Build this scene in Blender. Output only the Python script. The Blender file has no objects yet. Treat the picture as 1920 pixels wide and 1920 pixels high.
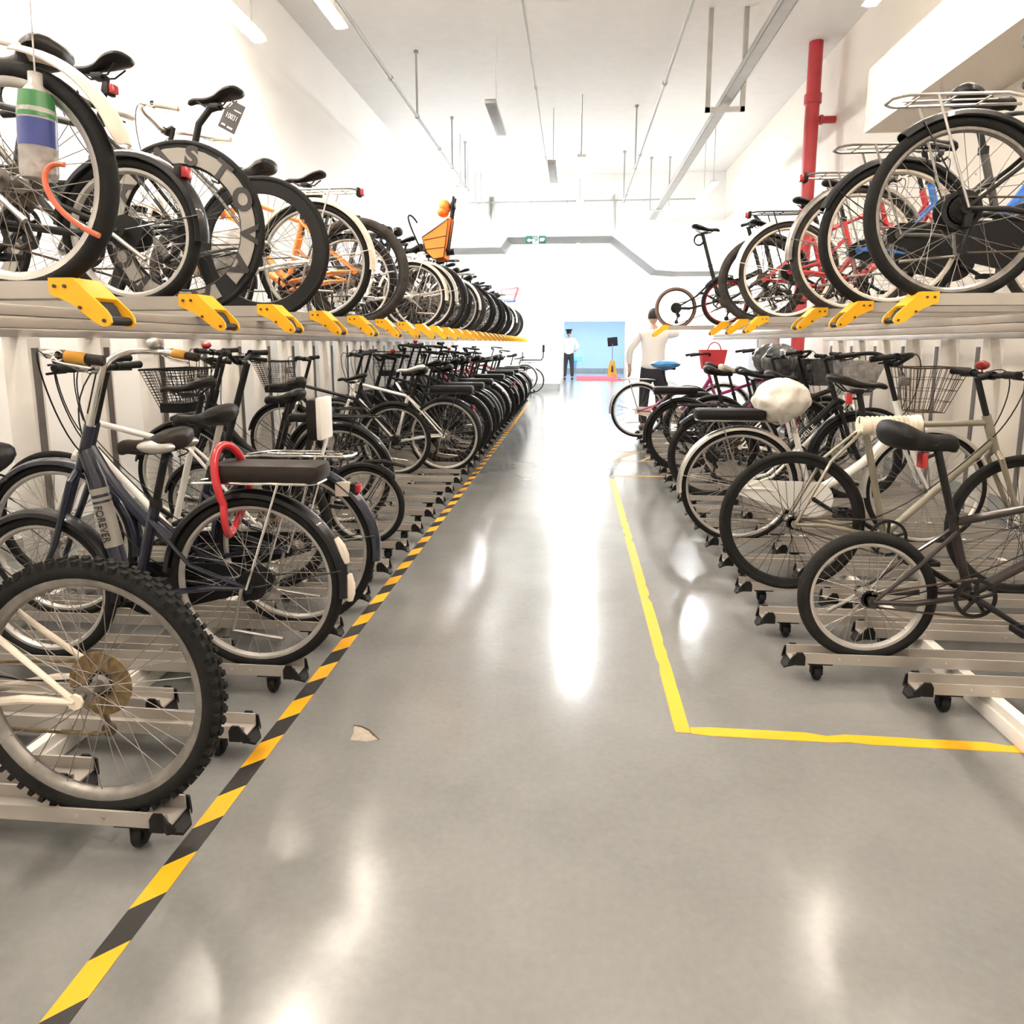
import bpy, bmesh, math, random
from mathutils import Vector, Matrix
PI = math.pi
V = Vector
random.seed(7)
SC = bpy.context.scene
COL = SC.collection

# ------------------------------------------------------------------ camera
cam = bpy.data.cameras.new('camera')
cam.sensor_fit = 'HORIZONTAL'; cam.sensor_width = 36.0; cam.lens = 24.0
cam.shift_y = -0.0625
cam.clip_start = 0.05
cam_o = bpy.data.objects.new('camera', cam); COL.objects.link(cam_o)
cam_o.location = (0, 0, 1.27)
cam_o.rotation_euler = (math.radians(90 - 8.662), 0, math.radians(5.163))
SC.camera = cam_o
# ------------------------------------------------------------------ world / exposure
w = bpy.data.worlds.new('world'); SC.world = w; w.use_nodes = True
w.node_tree.nodes['Background'].inputs[0].default_value = (1, 1, 1, 1)
w.node_tree.nodes['Background'].inputs[1].default_value = 0.15
SC.view_settings.view_transform = 'Standard'; SC.view_settings.look = 'None'
SC.view_settings.exposure = 2.27; SC.view_settings.gamma = 1.0
SC.view_settings.use_curve_mapping = False
SC.cycles.use_adaptive_sampling = True; SC.cycles.adaptive_threshold = 0.1; SC.cycles.adaptive_min_samples = 16
SC.cycles.max_bounces = 5; SC.cycles.diffuse_bounces = 4; SC.cycles.glossy_bounces = 3
SC.cycles.transmission_bounces = 4; SC.cycles.transparent_max_bounces = 8
SC.cycles.caustics_reflective = False; SC.cycles.caustics_refractive = False
SC.cycles.sample_clamp_indirect = 6.0
LAMP_WARM = 36.0      # strength of the warm battens over the near half of the hall
LAMP_COOL = 80.0      # strength of the cooler battens over the far half

# ------------------------------------------------------------------ materials
def mat(name, col, rough=0.5, metal=0.0, var=0.08, scale=6.0, coat=0.0, bump=0.0, bscale=40.0, alpha=None, trans=0.0, spec=0.5):
    m = bpy.data.materials.new(name); m.use_nodes = True
    nt = m.node_tree; b = nt.nodes['Principled BSDF']
    b.inputs['Roughness'].default_value = rough; b.inputs['Metallic'].default_value = metal
    b.inputs['Coat Weight'].default_value = coat
    b.inputs['Specular IOR Level'].default_value = spec
    if trans: b.inputs['Transmission Weight'].default_value = trans
    if alpha is not None: b.inputs['Alpha'].default_value = alpha
    tc = nt.nodes.new('ShaderNodeTexCoord')
    n = nt.nodes.new('ShaderNodeTexNoise'); n.inputs['Scale'].default_value = scale; n.inputs['Detail'].default_value = 4
    nt.links.new(tc.outputs['Object'], n.inputs['Vector'])
    r = nt.nodes.new('ShaderNodeValToRGB')
    c = V(col)
    r.color_ramp.elements[0].position = 0.3; r.color_ramp.elements[1].position = 0.7
    r.color_ramp.elements[0].color = (*(c * (1 - var)), 1); r.color_ramp.elements[1].color = (*(c * (1 + var)), 1)
    nt.links.new(n.outputs['Fac'], r.inputs['Fac']); nt.links.new(r.outputs['Color'], b.inputs['Base Color'])
    if bump:
        n2 = nt.nodes.new('ShaderNodeTexNoise'); n2.inputs['Scale'].default_value = bscale
        nt.links.new(tc.outputs['Object'], n2.inputs['Vector'])
        bp = nt.nodes.new('ShaderNodeBump'); bp.inputs['Strength'].default_value = bump; bp.inputs['Distance'].default_value = 0.01
        nt.links.new(n2.outputs['Fac'], bp.inputs['Height']); nt.links.new(bp.outputs['Normal'], b.inputs['Normal'])
    return m
def emat(name, col, s):
    m = bpy.data.materials.new(name); m.use_nodes = True
    b = m.node_tree.nodes['Principled BSDF']
    b.inputs['Base Color'].default_value = (*col, 1)
    b.inputs['Emission Color'].default_value = (*col, 1); b.inputs['Emission Strength'].default_value = s
    return m
M = dict(
    wall=mat('white_wall_paint', (.86, .855, .84), .7, var=.02, scale=1.5),
    wall_beige=mat('warm_lit_wall_paint', (.78, .72, .64), .7, var=.02, scale=1.5),  # warm lamplight and bulkhead shade are put into this beige
    ceil=mat('white_ceiling_paint', (.86, .85, .83), .8, var=.02),
    soffit=mat('shaded_soffit_paint', (.27, .28, .28), .8, var=.05),  # shade under the white beam, put in as dark grey
    blue=mat('blue_wall_paint', (.50, .68, .93), .6, var=.02),
    skirt=mat('grey_skirting', (.33, .34, .33), .6),
    rubber=mat('tyre_rubber', (.011, .0105, .010), .8, var=.25, scale=25, bump=.15, bscale=120, spec=.25),
    rubber_dusty=mat('dusty_tyre_rubber', (.042, .037, .033), .85, var=.35, scale=18, bump=.15, bscale=120, spec=.25),
    tan=mat('brown_tyre_rubber', (.16, .10, .075), .8, var=.2),
    black=mat('black_enamel', (.009, .009, .011), .34, var=.2, coat=.3, spec=.25),
    navy=mat('navy_enamel', (.010, .013, .028), .25, var=.1, coat=.5),
    mblack=mat('matt_black_metal', (.013, .0125, .0125), .5, var=.2, spec=.25),
    plastic=mat('black_plastic', (.009, .0085, .0085), .55, var=.15, bump=.1, bscale=90, spec=.25),
    leather=mat('black_vinyl', (.011, .0095, .009), .40, var=.2, bump=.12, bscale=60, spec=.25),
    brownleather=mat('dark_brown_vinyl', (.022, .017, .014), .42, var=.2, bump=.1, spec=.25),
    silver=mat('brushed_aluminium', (.62, .60, .57), .34, .85, var=.08, scale=14),
    rimsilver=mat('rim_aluminium', (.52, .50, .47), .42, .6, var=.12, scale=14),
    chrome=mat('chrome', (.75, .73, .70), .14, 1.0, var=.05),
    spoke=mat('dull_spoke_steel', (.26, .245, .23), .5, .6, var=.15),
    steel=mat('dull_steel', (.30, .28, .26), .42, .8, var=.2, scale=30),
    rust=mat('rusty_steel', (.22, .15, .07), .7, .4, var=.45, scale=40),
    rustdark=mat('oily_brown_steel', (.09, .065, .045), .6, .5, var=.4, scale=40),
    white=mat('white_enamel', (.80, .78, .74), .3, var=.05, coat=.3),
    cream=mat('cream_plastic', (.70, .62, .52), .5, var=.12, scale=12),
    champagne=mat('champagne_enamel', (.25, .225, .17), .35, .3, var=.12, coat=.3),
    greyframe=mat('grey_enamel', (.09, .087, .084), .35, .2, var=.1, coat=.3),
    brownframe=mat('dark_bronze_enamel', (.028, .021, .019), .4, .3, var=.15, coat=.2),
    magenta=mat('magenta_enamel', (.34, .035, .16), .3, var=.1, coat=.3),
    red=mat('red_enamel', (.50, .03, .035), .3, var=.1, coat=.3),
    redcable=mat('red_vinyl', (.55, .02, .03), .2, var=.1, coat=.5),
    orangecable=mat('orange_vinyl', (.62, .13, .06), .3, var=.1, coat=.3),
    redlens=mat('red_reflector', (.42, .015, .018), .25, var=.1, coat=.4),
    orange=mat('orange_enamel', (.85, .24, .03), .35, var=.08, coat=.3),
    seatorange=mat('orange_fabric', (.90, .24, .04), .8, var=.06, bump=.2),
    bluef=mat('blue_enamel', (.03, .16, .55), .3, var=.1, coat=.3),
    bluebag=mat('blue_plastic_sheet', (.08, .30, .62), .35, var=.12),
    yellow=mat('yellow_plastic', (.86, .43, .008), .42, var=.05, scale=10),
    gripyellow=mat('yellow_rubber', (.75, .38, .05), .6, var=.1),
    alu=mat('anodised_aluminium', (.46, .425, .385), .45, .45, var=.04, scale=8),
    alupost=mat('painted_steel_post', (.74, .71, .67), .5, .1, var=.03),
    slot=mat('slot_shade_grey', (.17, .155, .145), .6, .3, var=.1),  # aluminium in shade: the slot's darkness is put into the colour
    pipe=mat('red_pipe_paint', (.50, .045, .055), .4, var=.1, scale=9),
    greypipe=mat('galvanised_pipe', (.42, .42, .41), .45, .5, var=.06),
    cabinet=mat('stainless_sheet', (.42, .42, .43), .35, .7, var=.1, scale=2),
    tagblack=mat('black_card', (.035, .03, .03), .5, var=.1),
    decal=mat('grey_decal', (.30, .28, .25), .5, var=.05),
    bagwhite=mat('white_plastic_film', (.78, .73, .66), .35, var=.08, bump=1.0, bscale=15),
    bagdark=mat('dark_plastic_film', (.10, .10, .10), .2, var=.4, scale=14, bump=.8, bscale=30, coat=.3),
    bagclear=mat('grey_plastic_film', (.40, .38, .36), .25, var=.3, scale=16, bump=.8, bscale=30),
    redbag=mat('red_nylon', (.55, .04, .05), .6, var=.1),
    navybag=mat('navy_nylon', (.03, .045, .075), .7, var=.1),
    greenlabel=mat('green_wrapper', (.05, .22, .07), .3, var=.2),
    bluelabel=mat('blue_wrapper', (.06, .08, .28), .3, var=.3),
    foam=mat('cream_foam_tube', (.78, .68, .56), .7, var=.06),
    skin=mat('skin', (.62, .40, .30), .55, var=.04),
    shirt=mat('white_cotton', (.88, .87, .85), .8, var=.02),
    trousers=mat('dark_navy_cotton', (.018, .02, .028), .8, var=.1),
    hair=mat('black_hair', (.03, .022, .018), .6, var=.2),
    shoe=mat('black_shoe', (.02, .02, .02), .35),
    cap=mat('black_cap_cloth', (.025, .024, .026), .7),
    matred=mat('red_carpet_mat', (.50, .07, .09), .95, var=.12, scale=60, bump=.3, bscale=200),
    linework=mat('yellow_floor_tape', (.72, .36, .008), .5, var=.05),
    signyellow=mat('yellow_sign_plastic', (.80, .46, .03), .45),
    chip=mat('bare_tan_concrete', (.36, .31, .25), .9, var=.15, scale=30),
    chipedge=mat('dark_chip_edge', (.07, .06, .055), .9),
    lampbody=mat('white_lamp_housing', (.85, .85, .85), .4),
    lens=mat('clear_lens', (.7, .7, .68), .1, coat=.5),
)
M['warm'] = emat('warm_tube', (1.0, .89, .76), LAMP_WARM)
M['cool'] = emat('cool_tube', (.96, .98, 1.0), LAMP_COOL)
M['exitgreen'] = emat('exit_sign_green', (.003, .06, .035), .02)
M['exitwhite'] = emat('exit_sign_white', (.5, .95, .8), .1)
M['cyan'] = emat('small_exit_sign_cyan', (.1, .75, .65), .3)
M['screen'] = mat('black_board', (.02, .022, .026), .3)

def floor_mat():
    m = bpy.data.materials.new('polished_grey_floor'); m.use_nodes = True
    nt = m.node_tree; b = nt.nodes['Principled BSDF']
    tc = nt.nodes.new('ShaderNodeTexCoord')
    def noise(s, d, rough=.6):
        n = nt.nodes.new('ShaderNodeTexNoise'); n.inputs['Scale'].default_value = s; n.inputs['Detail'].default_value = d
        n.inputs['Roughness'].default_value = rough
        nt.links.new(tc.outputs['Object'], n.inputs['Vector']); return n
    n1 = noise(1.3, 8); n2 = noise(45, 3)
    r = nt.nodes.new('ShaderNodeValToRGB')
    r.color_ramp.elements[0].position = .3; r.color_ramp.elements[1].position = .72
    r.color_ramp.elements[0].color = (.158, .160, .155, 1); r.color_ramp.elements[1].color = (.215, .216, .209, 1)
    nt.links.new(n1.outputs['Fac'], r.inputs['Fac'])
    mx = nt.nodes.new('ShaderNodeMixRGB'); mx.blend_type = 'OVERLAY'; mx.inputs[0].default_value = .12
    nt.links.new(r.outputs['Color'], mx.inputs[1]); nt.links.new(n2.outputs['Fac'], mx.inputs[2])
    nt.links.new(mx.outputs[0], b.inputs['Base Color'])
    rr = nt.nodes.new('ShaderNodeMapRange'); rr.inputs['To Min'].default_value = .14; rr.inputs['To Max'].default_value = .22
    nt.links.new(n1.outputs['Fac'], rr.inputs['Value']); nt.links.new(rr.outputs['Result'], b.inputs['Roughness'])
    n3 = noise(6, 2)
    bp = nt.nodes.new('ShaderNodeBump'); bp.inputs['Strength'].default_value = .06; bp.inputs['Distance'].default_value = .01
    nt.links.new(n3.outputs['Fac'], bp.inputs['Height']); nt.links.new(bp.outputs['Normal'], b.inputs['Normal'])
    b.inputs['Specular IOR Level'].default_value = .6
    return m
M['floor'] = floor_mat()

def hazard_mat():
    m = bpy.data.materials.new('black_yellow_striped_tape'); m.use_nodes = True
    nt = m.node_tree; b = nt.nodes['Principled BSDF']; b.inputs['Roughness'].default_value = .45
    tc = nt.nodes.new('ShaderNodeTexCoord'); sx = nt.nodes.new('ShaderNodeSeparateXYZ')
    nt.links.new(tc.outputs['Object'], sx.inputs[0])
    def mth(op, a, bb):
        n = nt.nodes.new('ShaderNodeMath'); n.operation = op
        for i, q in enumerate((a, bb)):
            if isinstance(q, (int, float)): n.inputs[i].default_value = q
            else: nt.links.new(q, n.inputs[i])
        return n.outputs[0]
    t = mth('ADD', sx.outputs['Y'], mth('MULTIPLY', sx.outputs['X'], -1.0))
    t = mth('MODULO', mth('ADD', t, 26.5 - .055), .2625)
    g = mth('GREATER_THAN', t, .131)
    mx = nt.nodes.new('ShaderNodeMixRGB'); mx.inputs[1].default_value = (.74, .36, .008, 1); mx.inputs[2].default_value = (.018, .017, .016, 1)
    nt.links.new(g, mx.inputs[0]); nt.links.new(mx.outputs[0], b.inputs['Base Color'])
    return m
M['hazard'] = hazard_mat()

# ------------------------------------------------------------------ mesh helpers
class MB:
    def __init__(s): s.v = []; s.f = []
    def add(s, vs, fs):
        o = len(s.v); s.v += [tuple(p) for p in vs]; s.f += [tuple(i + o for i in q) for q in fs]; return s
    def tube(s, pts, r, n=8, closed=False, caps=True):
        pts = [V(p) for p in pts]; k = len(pts)
        rs = r if isinstance(r, (list, tuple)) else [r] * k
        rings = []; ref = None
        for i in range(k):
            if closed: t = pts[(i + 1) % k] - pts[i - 1]
            elif i == 0: t = pts[1] - pts[0]
            elif i == k - 1: t = pts[-1] - pts[-2]
            else: t = (pts[i + 1] - pts[i]).normalized() + (pts[i] - pts[i - 1]).normalized()
            t = t.normalized() if t.length > 1e-9 else V((0, 0, 1))
            if ref is None:
                ref = V((0, 1, 0)) if abs(t.y) < .9 else V((1, 0, 0))
            u = (ref - t * ref.dot(t))
            if u.length < 1e-6: u = t.orthogonal()
            u.normalize(); ref = u; q = t.cross(u)
            rings.append([pts[i] + (u * math.cos(2 * PI * j / n) + q * math.sin(2 * PI * j / n)) * rs[i] for j in range(n)])
        vs = [p for rg in rings for p in rg]; fs = []
        m = k if closed else k - 1
        for i in range(m):
            a = i * n; b = ((i + 1) % k) * n
            for j in range(n):
                fs.append((a + j, a + (j + 1) % n, b + (j + 1) % n, b + j))
        if caps and not closed:
            fs.append(tuple(reversed(range(n)))); fs.append(tuple(range((k - 1) * n, k * n)))
        return s.add(vs, fs)
    def bar(s, a, b, r, n=8): return s.tube([a, b], r, n)
    def lathe(s, prof, n=32, c=(0, 0, 0), axis='y', closed=False):
        vs = []; fs = []; k = len(prof)
        for i in range(n):
            a = 2 * PI * i / n; ca, sa = math.cos(a), math.sin(a)
            for (r, h) in prof:
                if axis == 'y': p = (c[0] + r * ca, c[1] + h, c[2] + r * sa)
                elif axis == 'z': p = (c[0] + r * ca, c[1] + r * sa, c[2] + h)
                else: p = (c[0] + h, c[1] + r * ca, c[2] + r * sa)
                vs.append(p)
        m = k if closed else k - 1
        for i in range(n):
            a = i * k; b = ((i + 1) % n) * k
            for j in range(m):
                fs.append((a + j, b + j, b + (j + 1) % k, a + (j + 1) % k))
        return s.add(vs, fs)
    def box(s, c, d, bev=0.0, rot=None):
        bm = bmesh.new(); bmesh.ops.create_cube(bm, size=1)
        bmesh.ops.scale(bm, vec=d, verts=bm.verts)
        if bev: bmesh.ops.bevel(bm, geom=bm.edges[:], offset=bev, segments=2, affect='EDGES', profile=.6)
        R = Matrix.Identity(3) if rot is None else rot
        bm.verts.index_update()
        s.add([R @ p.co + V(c) for p in bm.verts], [[q.index for q in f.verts] for f in bm.faces]); bm.free(); return s
    def b2(s, lo, hi, bev=0.0):
        return s.box([(a + b) / 2 for a, b in zip(lo, hi)], [abs(b - a) for a, b in zip(lo, hi)], bev)
    def prism(s, poly, y0, y1):
        k = len(poly)
        vs = [(x, y0, z) for x, z in poly] + [(x, y1, z) for x, z in poly]
        fs = [tuple(range(k)), tuple(reversed(range(k, 2 * k)))] + [(i + k, (i + 1) % k + k, (i + 1) % k, i) for i in range(k)]
        return s.add(vs, fs)
    def loft(s, rings, caps=True, closed=True):
        n = len(rings[0]); k = len(rings); vs = [p for r in rings for p in r]; fs = []
        for i in range(k - 1):
            for j in range(n if closed else n - 1):
                fs.append((i * n + j, i * n + (j + 1) % n, (i + 1) * n + (j + 1) % n, (i + 1) * n + j))
        if caps:
            fs.append(tuple(reversed(range(n)))); fs.append(tuple(range((k - 1) * n, k * n)))
        return s.add(vs, fs)
    def ell(s, c, r, nu=14, nv=9, f=None):
        vs = [(c[0], c[1], c[2] - r[2])]
        for i in range(1, nv):
            t = -PI / 2 + PI * i / nv
            for j in range(nu):
                a = 2 * PI * j / nu
                p = V((math.cos(t) * math.cos(a), math.cos(t) * math.sin(a), math.sin(t)))
                if f: p = f(p)
                vs.append((c[0] + r[0] * p.x, c[1] + r[1] * p.y, c[2] + r[2] * p.z))
        vs.append((c[0], c[1], c[2] + r[2])); fs = []
        for j in range(nu): fs.append((0, 1 + (j + 1) % nu, 1 + j))
        for i in range(nv - 2):
            for j in range(nu):
                a = 1 + i * nu; b = a + nu
                fs.append((a + j, a + (j + 1) % nu, b + (j + 1) % nu, b + j))
        l = len(vs) - 1; a = 1 + (nv - 2) * nu
        for j in range(nu): fs.append((l, a + j, a + (j + 1) % nu))
        return s.add(vs, fs)
    def mesh(s, name):
        me = bpy.data.meshes.new(name); me.from_pydata(s.v, [], s.f)
        bm = bmesh.new(); bm.from_mesh(me); bmesh.ops.recalc_face_normals(bm, faces=bm.faces); bm.to_mesh(me); bm.free()
        me.polygons.foreach_set('use_smooth', [True] * len(me.polygons))
        me.set_sharp_from_angle(angle=math.radians(38)); me.materials.append(None)
        return me
CACHE = {}
def put(name, me, m, parent=None, loc=None, label=None, rot=None):
    o = bpy.data.objects.new(name, me); COL.objects.link(o)
    o.material_slots[0].link = 'OBJECT'; o.material_slots[0].material = M[m] if isinstance(m, str) else m
    if parent: o.parent = parent
    if loc: o.location = loc
    if rot: o.rotation_euler = rot
    if label: o['label'] = label
    return o
def part(name, key, fn, m, parent, loc=None, label=None, rot=None):
    k = (name,) + tuple(key)
    if k not in CACHE:
        mb = MB(); fn(mb); CACHE[k] = mb.mesh(name)
    return put(name, CACHE[k], m, parent, loc, label, rot)
def thing(name, label, cat, loc=(0, 0, 0), rz=0, group=None):
    o = bpy.data.objects.new(name, None); COL.objects.link(o); o.location = loc; o.rotation_euler = (0, 0, rz)
    o.empty_display_size = .1
    o['label'] = label; o['category'] = cat
    if group: o['group'] = group
    return o
def tag(o, label, cat, group=None):
    o['label'] = label; o['category'] = cat
    if group: o['group'] = group
    return o
def solo(name, mb, m, label, cat, group=None, loc=None, rot=None):
    return tag(put(name, mb.mesh(name), m, None, loc, None, rot), label, cat, group)
def struct(name, mb, m, parent=None):
    o = put(name, mb.mesh(name), m, parent)
    if not parent: o['kind'] = 'structure'
    return o
def text_mesh(s, size, depth=.0015, off=0.0):
    c = bpy.data.curves.new('text', 'FONT'); c.body = s; c.size = size; c.extrude = depth; c.offset = off; c.align_x = 'CENTER'; c.align_y = 'CENTER'
    o = bpy.data.objects.new('text', c); COL.objects.link(o)
    bpy.context.view_layer.update()
    me = bpy.data.meshes.new_from_object(o.evaluated_get(bpy.context.evaluated_depsgraph_get()))
    bpy.data.objects.remove(o); bpy.data.curves.remove(c)
    me.materials.clear(); me.materials.append(None)
    return me
def put_text(name, s, size, m, parent, pos, xdir, normal, sx=1.0, off=0.0):
    o = put(name, text_mesh(s, size, .0015, off), m, parent)
    X = V(xdir).normalized(); Z = V(normal).normalized(); Y = Z.cross(X).normalized()
    Mx = Matrix((( X.x * sx, Y.x, Z.x, pos[0]), (X.y * sx, Y.y, Z.y, pos[1]), (X.z * sx, Y.z, Z.z, pos[2]), (0, 0, 0, 1)))
    o.matrix_local = Mx
    return o
def arc(c, r, a0, a1, n, y=0.0):
    return [V((c[0] + r * math.cos(a0 + (a1 - a0) * i / n), y, c[2] + r * math.sin(a0 + (a1 - a0) * i / n))) for i in range(n + 1)]
def bez(ps, n=10):
    ps = [V(p) for p in ps]; out = []
    for i in range(n + 1):
        t = i / n; q = ps[:]
        while len(q) > 1: q = [q[j].lerp(q[j + 1], t) for j in range(len(q) - 1)]
        out.append(q[0])
    return out

# ------------------------------------------------------------------ the hall
XL, XR, ZC = -3.3, 3.25, 5.0
struct('floor', MB().b2((-7, -4, -.1), (9, 33, 0)), 'floor')
struct('ceiling', MB().b2((-3.5, -4, ZC), (3.5, 24.2, ZC + .15)), 'ceil')
struct('wall_left', MB().b2((XL - .2, -4, 0), (XL, 18.75, ZC)), 'wall')
struct('wall_right', MB().b2((XR, -4, 0), (XR + .2, 24.0, ZC)), 'wall_beige')
struct('wall_rear', MB().b2((XL - .2, -4.2, 0), (XR + .2, -4.0, ZC)), 'wall')
struct('wall_far', MB().b2((XL - .2, 18.75, 0), (-.4, 24.0, ZC)), 'wall')
struct('baseboard_far', MB().b2((XL, 18.735, 0), (-.385, 18.75, .2)).b2((-.4, 18.735, 0), (-.385, 24, .2)), 'skirt')
DZ = 2.03
mb = MB(); mb.b2((-.4, 24.0, DZ), (1.78, 24.2, ZC)); mb.b2((1.78, 24.0, 0), (XR + .2, 24.2, ZC))
struct('wall_doorway', mb, 'wall')
mb = MB(); mb.b2((-.45, 23.97, 0), (-.36, 24.23, DZ + .05)).b2((1.72, 23.97, 0), (1.80, 24.23, DZ + .05)).b2((-.36, 23.97, DZ), (1.72, 24.23, DZ + .05))
struct('door_1', mb, 'cabinet')
struct('wall_lobby', MB().b2((-3, 31.4, 0), (4.5, 31.6, 3)), 'blue')
struct('wall_lobby_left', MB().b2((-2.2, 24.2, 0), (-2.0, 31.4, 3)), 'blue')
struct('wall_lobby_right', MB().b2((2.5, 24.2, 0), (2.7, 31.4, 3)), 'blue')
struct('ceiling_lobby', MB().b2((-2.2, 24.2, 2.75), (2.7, 31.6, 2.9)), 'ceil')
struct('baseboard_lobby', MB().b2((-2, 31.37, 0), (2.5, 31.4, .18)).b2((2.47, 24.2, 0), (2.5, 31.37, .18)), 'skirt')
# haunched concrete beam across the hall, its underside shade painted as a thin dark sheet
prof = [(XL, 3.46), (-1.71, 3.46), (-1.55, 3.68), (.81, 3.68), (1.80, 2.92), (2.29, 2.88), (XR, 2.88), (XR, ZC), (XL, ZC)]
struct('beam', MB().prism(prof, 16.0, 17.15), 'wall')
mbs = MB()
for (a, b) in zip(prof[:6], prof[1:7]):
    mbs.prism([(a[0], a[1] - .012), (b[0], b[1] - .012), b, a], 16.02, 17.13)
struct('beam_soffit_shade', mbs, 'soffit')
struct('bulkhead', MB().b2((2.65, -4, 3.2), (XR, 6.96, 3.75)), 'wall_beige')
struct('baseboard_left', MB().b2((XL, -4, 0), (XL + .015, 18.73, .12)), 'skirt')
struct('baseboard_right', MB().b2((XR - .015, -4, 0), (XR, 24, .12)), 'skirt')

# ------------------------------------------------------------------ lamps
def lamp_bm(mb): mb.b2((-.065, -.62, 0), (.065, .62, .05), .008)
def tube_bm(mb): mb.b2((-.045, -.58, -.022), (.045, .58, .002), .01)
def drop_bm(h):
    def f(mb): mb.bar((0, 0, .045), (0, 0, h), .006, 6)
    return f
cnt = 0
ROWN = {-2.1: 'conduit side above the striped tape', .07: 'middle line of the hall', 2.4: 'wall side over the plain yellow line'}
ordw = ['first', 'second', 'third', 'fourth', 'fifth', 'sixth', 'seventh', 'eighth', 'ninth', 'tenth', 'eleventh', 'twelfth', 'thirteenth',
        'fourteenth', 'fifteenth', 'sixteenth', 'seventeenth', 'eighteenth', 'nineteenth', 'twentieth', '21st', '22nd', '23rd', '24th', '25th',
        '26th', '27th', '28th', '29th', '30th', '31st', '32nd', '33rd', '34th', '35th', '36th', '37th', '38th', '39th', '40th', '41st', '42nd', '43rd', '44th']
LY = {-2.1: (-1.4, .4, 2.2, 4.0, 5.8, 13.3, 15.2), .07: (11.5, 14.6, 18.0, 19.8, 21.6, 23.2), 2.4: (-1.4, .4, 2.2, 4.0, 5.8, 13.3, 18.0, 21.0), -2.95: (1.5, 4.2, 6.0)}  # wall row and extra lamps past the beam are added to brighten walls
ROWN[-2.95] = 'added to brighten the white wall'
for x in LY:
    for i, y in enumerate(LY[x]):
        t = thing('batten_light', 'white batten light, %s from the near end, %s' % (ordw[i], ROWN[x]), 'ceiling light', (x, y, 4.05), 0, 'batten lights hung from the ceiling')
        part('housing', (), lamp_bm, 'lampbody', t)
        part('diffuser', (), tube_bm, 'warm' if y < 8 else 'cool', t)
        [part('drop_rod', (), drop_bm(ZC - 4.05), 'greypipe', t, (0, yy, 0)) for yy in (-.45, .45)]
t = thing('panel_light', 'flat white panel light on the ceiling of the blue lobby', 'ceiling light', (.7, 28, 2.72))
part('housing', (), lambda m: m.b2((-.6, -.6, 0), (.6, .6, .03)), 'lampbody', t)
part('diffuser', (), lambda m: m.b2((-.55, -.55, -.01), (.55, .55, .0)), emat('lobby_panel', (.9, .96, 1), 150), t)

# ------------------------------------------------------------------ services on the ceiling
def run(name, x, y0, y1, z, r, label, cat='pipe'):
    m = MB(); m.tube([(x, y0, z), (x, y1, z)], r, 10)
    y = y0 + .7
    while y < y1:
        m.lathe([(r, -.03), (r * 1.5, -.03), (r * 1.5, .03), (r, .03)], 10, (x, y, z)); y += 2.8
    o = solo(name, m, 'greypipe', label, cat); return o
run('conduit', -2.08, -3.9, 13.6, 4.20, .02, 'thin grey conduit running above the striped tape side lights')
run('conduit', -.46, -3.9, 11.0, 4.05, .012, 'thin cable conduit ending at a small grey camera box')
run('conduit', .93, -3.9, 14.3, 4.05, .018, 'thin grey conduit between middle lights and cable tray')
m = MB(); m.b2((1.62, -3.9, 3.98), (1.74, 15.9, 3.99)).b2((1.62, -3.9, 3.98), (1.625, 15.9, 4.05)).b2((1.735, -3.9, 3.98), (1.74, 15.9, 4.05))
solo('cable_tray', m, 'greypipe', 'shallow grey metal cable tray running along the ceiling to the beam', 'cable tray')
m = MB(); m.tube([(-2.4, 15.93, 4.42), (2.6, 15.93, 4.42)], .014, 8); m.lathe([(.014, -.03), (.022, -.03), (.022, .03), (.014, .03)], 8, (-1, 15.93, 4.42), 'x')
for x in (-2.2, -.2, 1.5): m.b2((x - .01, 15.92, 4.40), (x + .01, 16.0, 4.44))
solo('cross_pipe', m, 'greypipe', 'thin horizontal pipe fixed across the white beam face', 'pipe')
for (x, y, z0, what) in ((-2.08, 9.3, 4.2, 'first from near end, over striped tape conduit'), (-2.08, 11.9, 4.2, 'second from near end, over striped tape conduit'),
                      (-2.08, 13.3, 4.2, 'third from near end, over striped tape conduit'), (.93, 11.6, 4.05, 'first visible one over the middle conduit'), (.93, 14.2, 4.05, 'at the far end of the middle conduit'),
                      (1.5, 14.7, 3.95, 'beside the cable tray, conduit side'), (1.87, 14.7, 3.95, 'beside the cable tray, wall side')):
    m = MB(); m.b2((x - .012, y - .012, z0 + .02), (x + .012, y + .012, ZC)); m.lathe([(.0, .0), (.03, 0), (.03, .03), (0, .03)], 8, (x, y, ZC - .03), 'z')
    if z0 > 4: m.lathe([(.021, -.012), (.03, -.012), (.03, .012), (.021, .012)], 10, (x, y, z0))
    else: m.b2((min(x, 1.68), y - .015, z0), (max(x, 1.68), y + .015, z0 + .03))
    solo('hanger_rod', m, 'greypipe', 'grey hanger rod, ' + what, 'hanger rod', 'hanger rods under the ceiling')
for (x, lb) in ((-1.95, 'outer one of the striped tape pair'), (-1.87, 'inner one of the striped tape pair'), (.84, 'single one near the cable tray')):
    m = MB(); m.b2((x - .016, 15.94, 3.72 if x > 0 else 3.5), (x + .016, 16.0, 4.55))
    solo('wall_conduit', m, 'greypipe', 'grey vertical conduit on the beam face, ' + lb, 'pipe')
t = thing('camera_box', 'small grey box hanging from the thin cable conduit', 'security camera', (-.36, 11.0, 3.85))
part('housing', (), lambda m: m.b2((-.1, -.06, -.06), (.1, .1, .06), .01), 'greypipe', t)
part('bracket', (), lambda m: m.tube([(0, 0, .06), (0, 0, .2), (-.1, 0, .2)], .012, 6).bar((.04, 0, .05), (-.02, 0, .2), .008, 6), 'white', t)
part('drop_rod', (), lambda m: m.bar((0, 0, .2), (0, 0, ZC - 3.85), .009, 6), 'greypipe', t)
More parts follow.
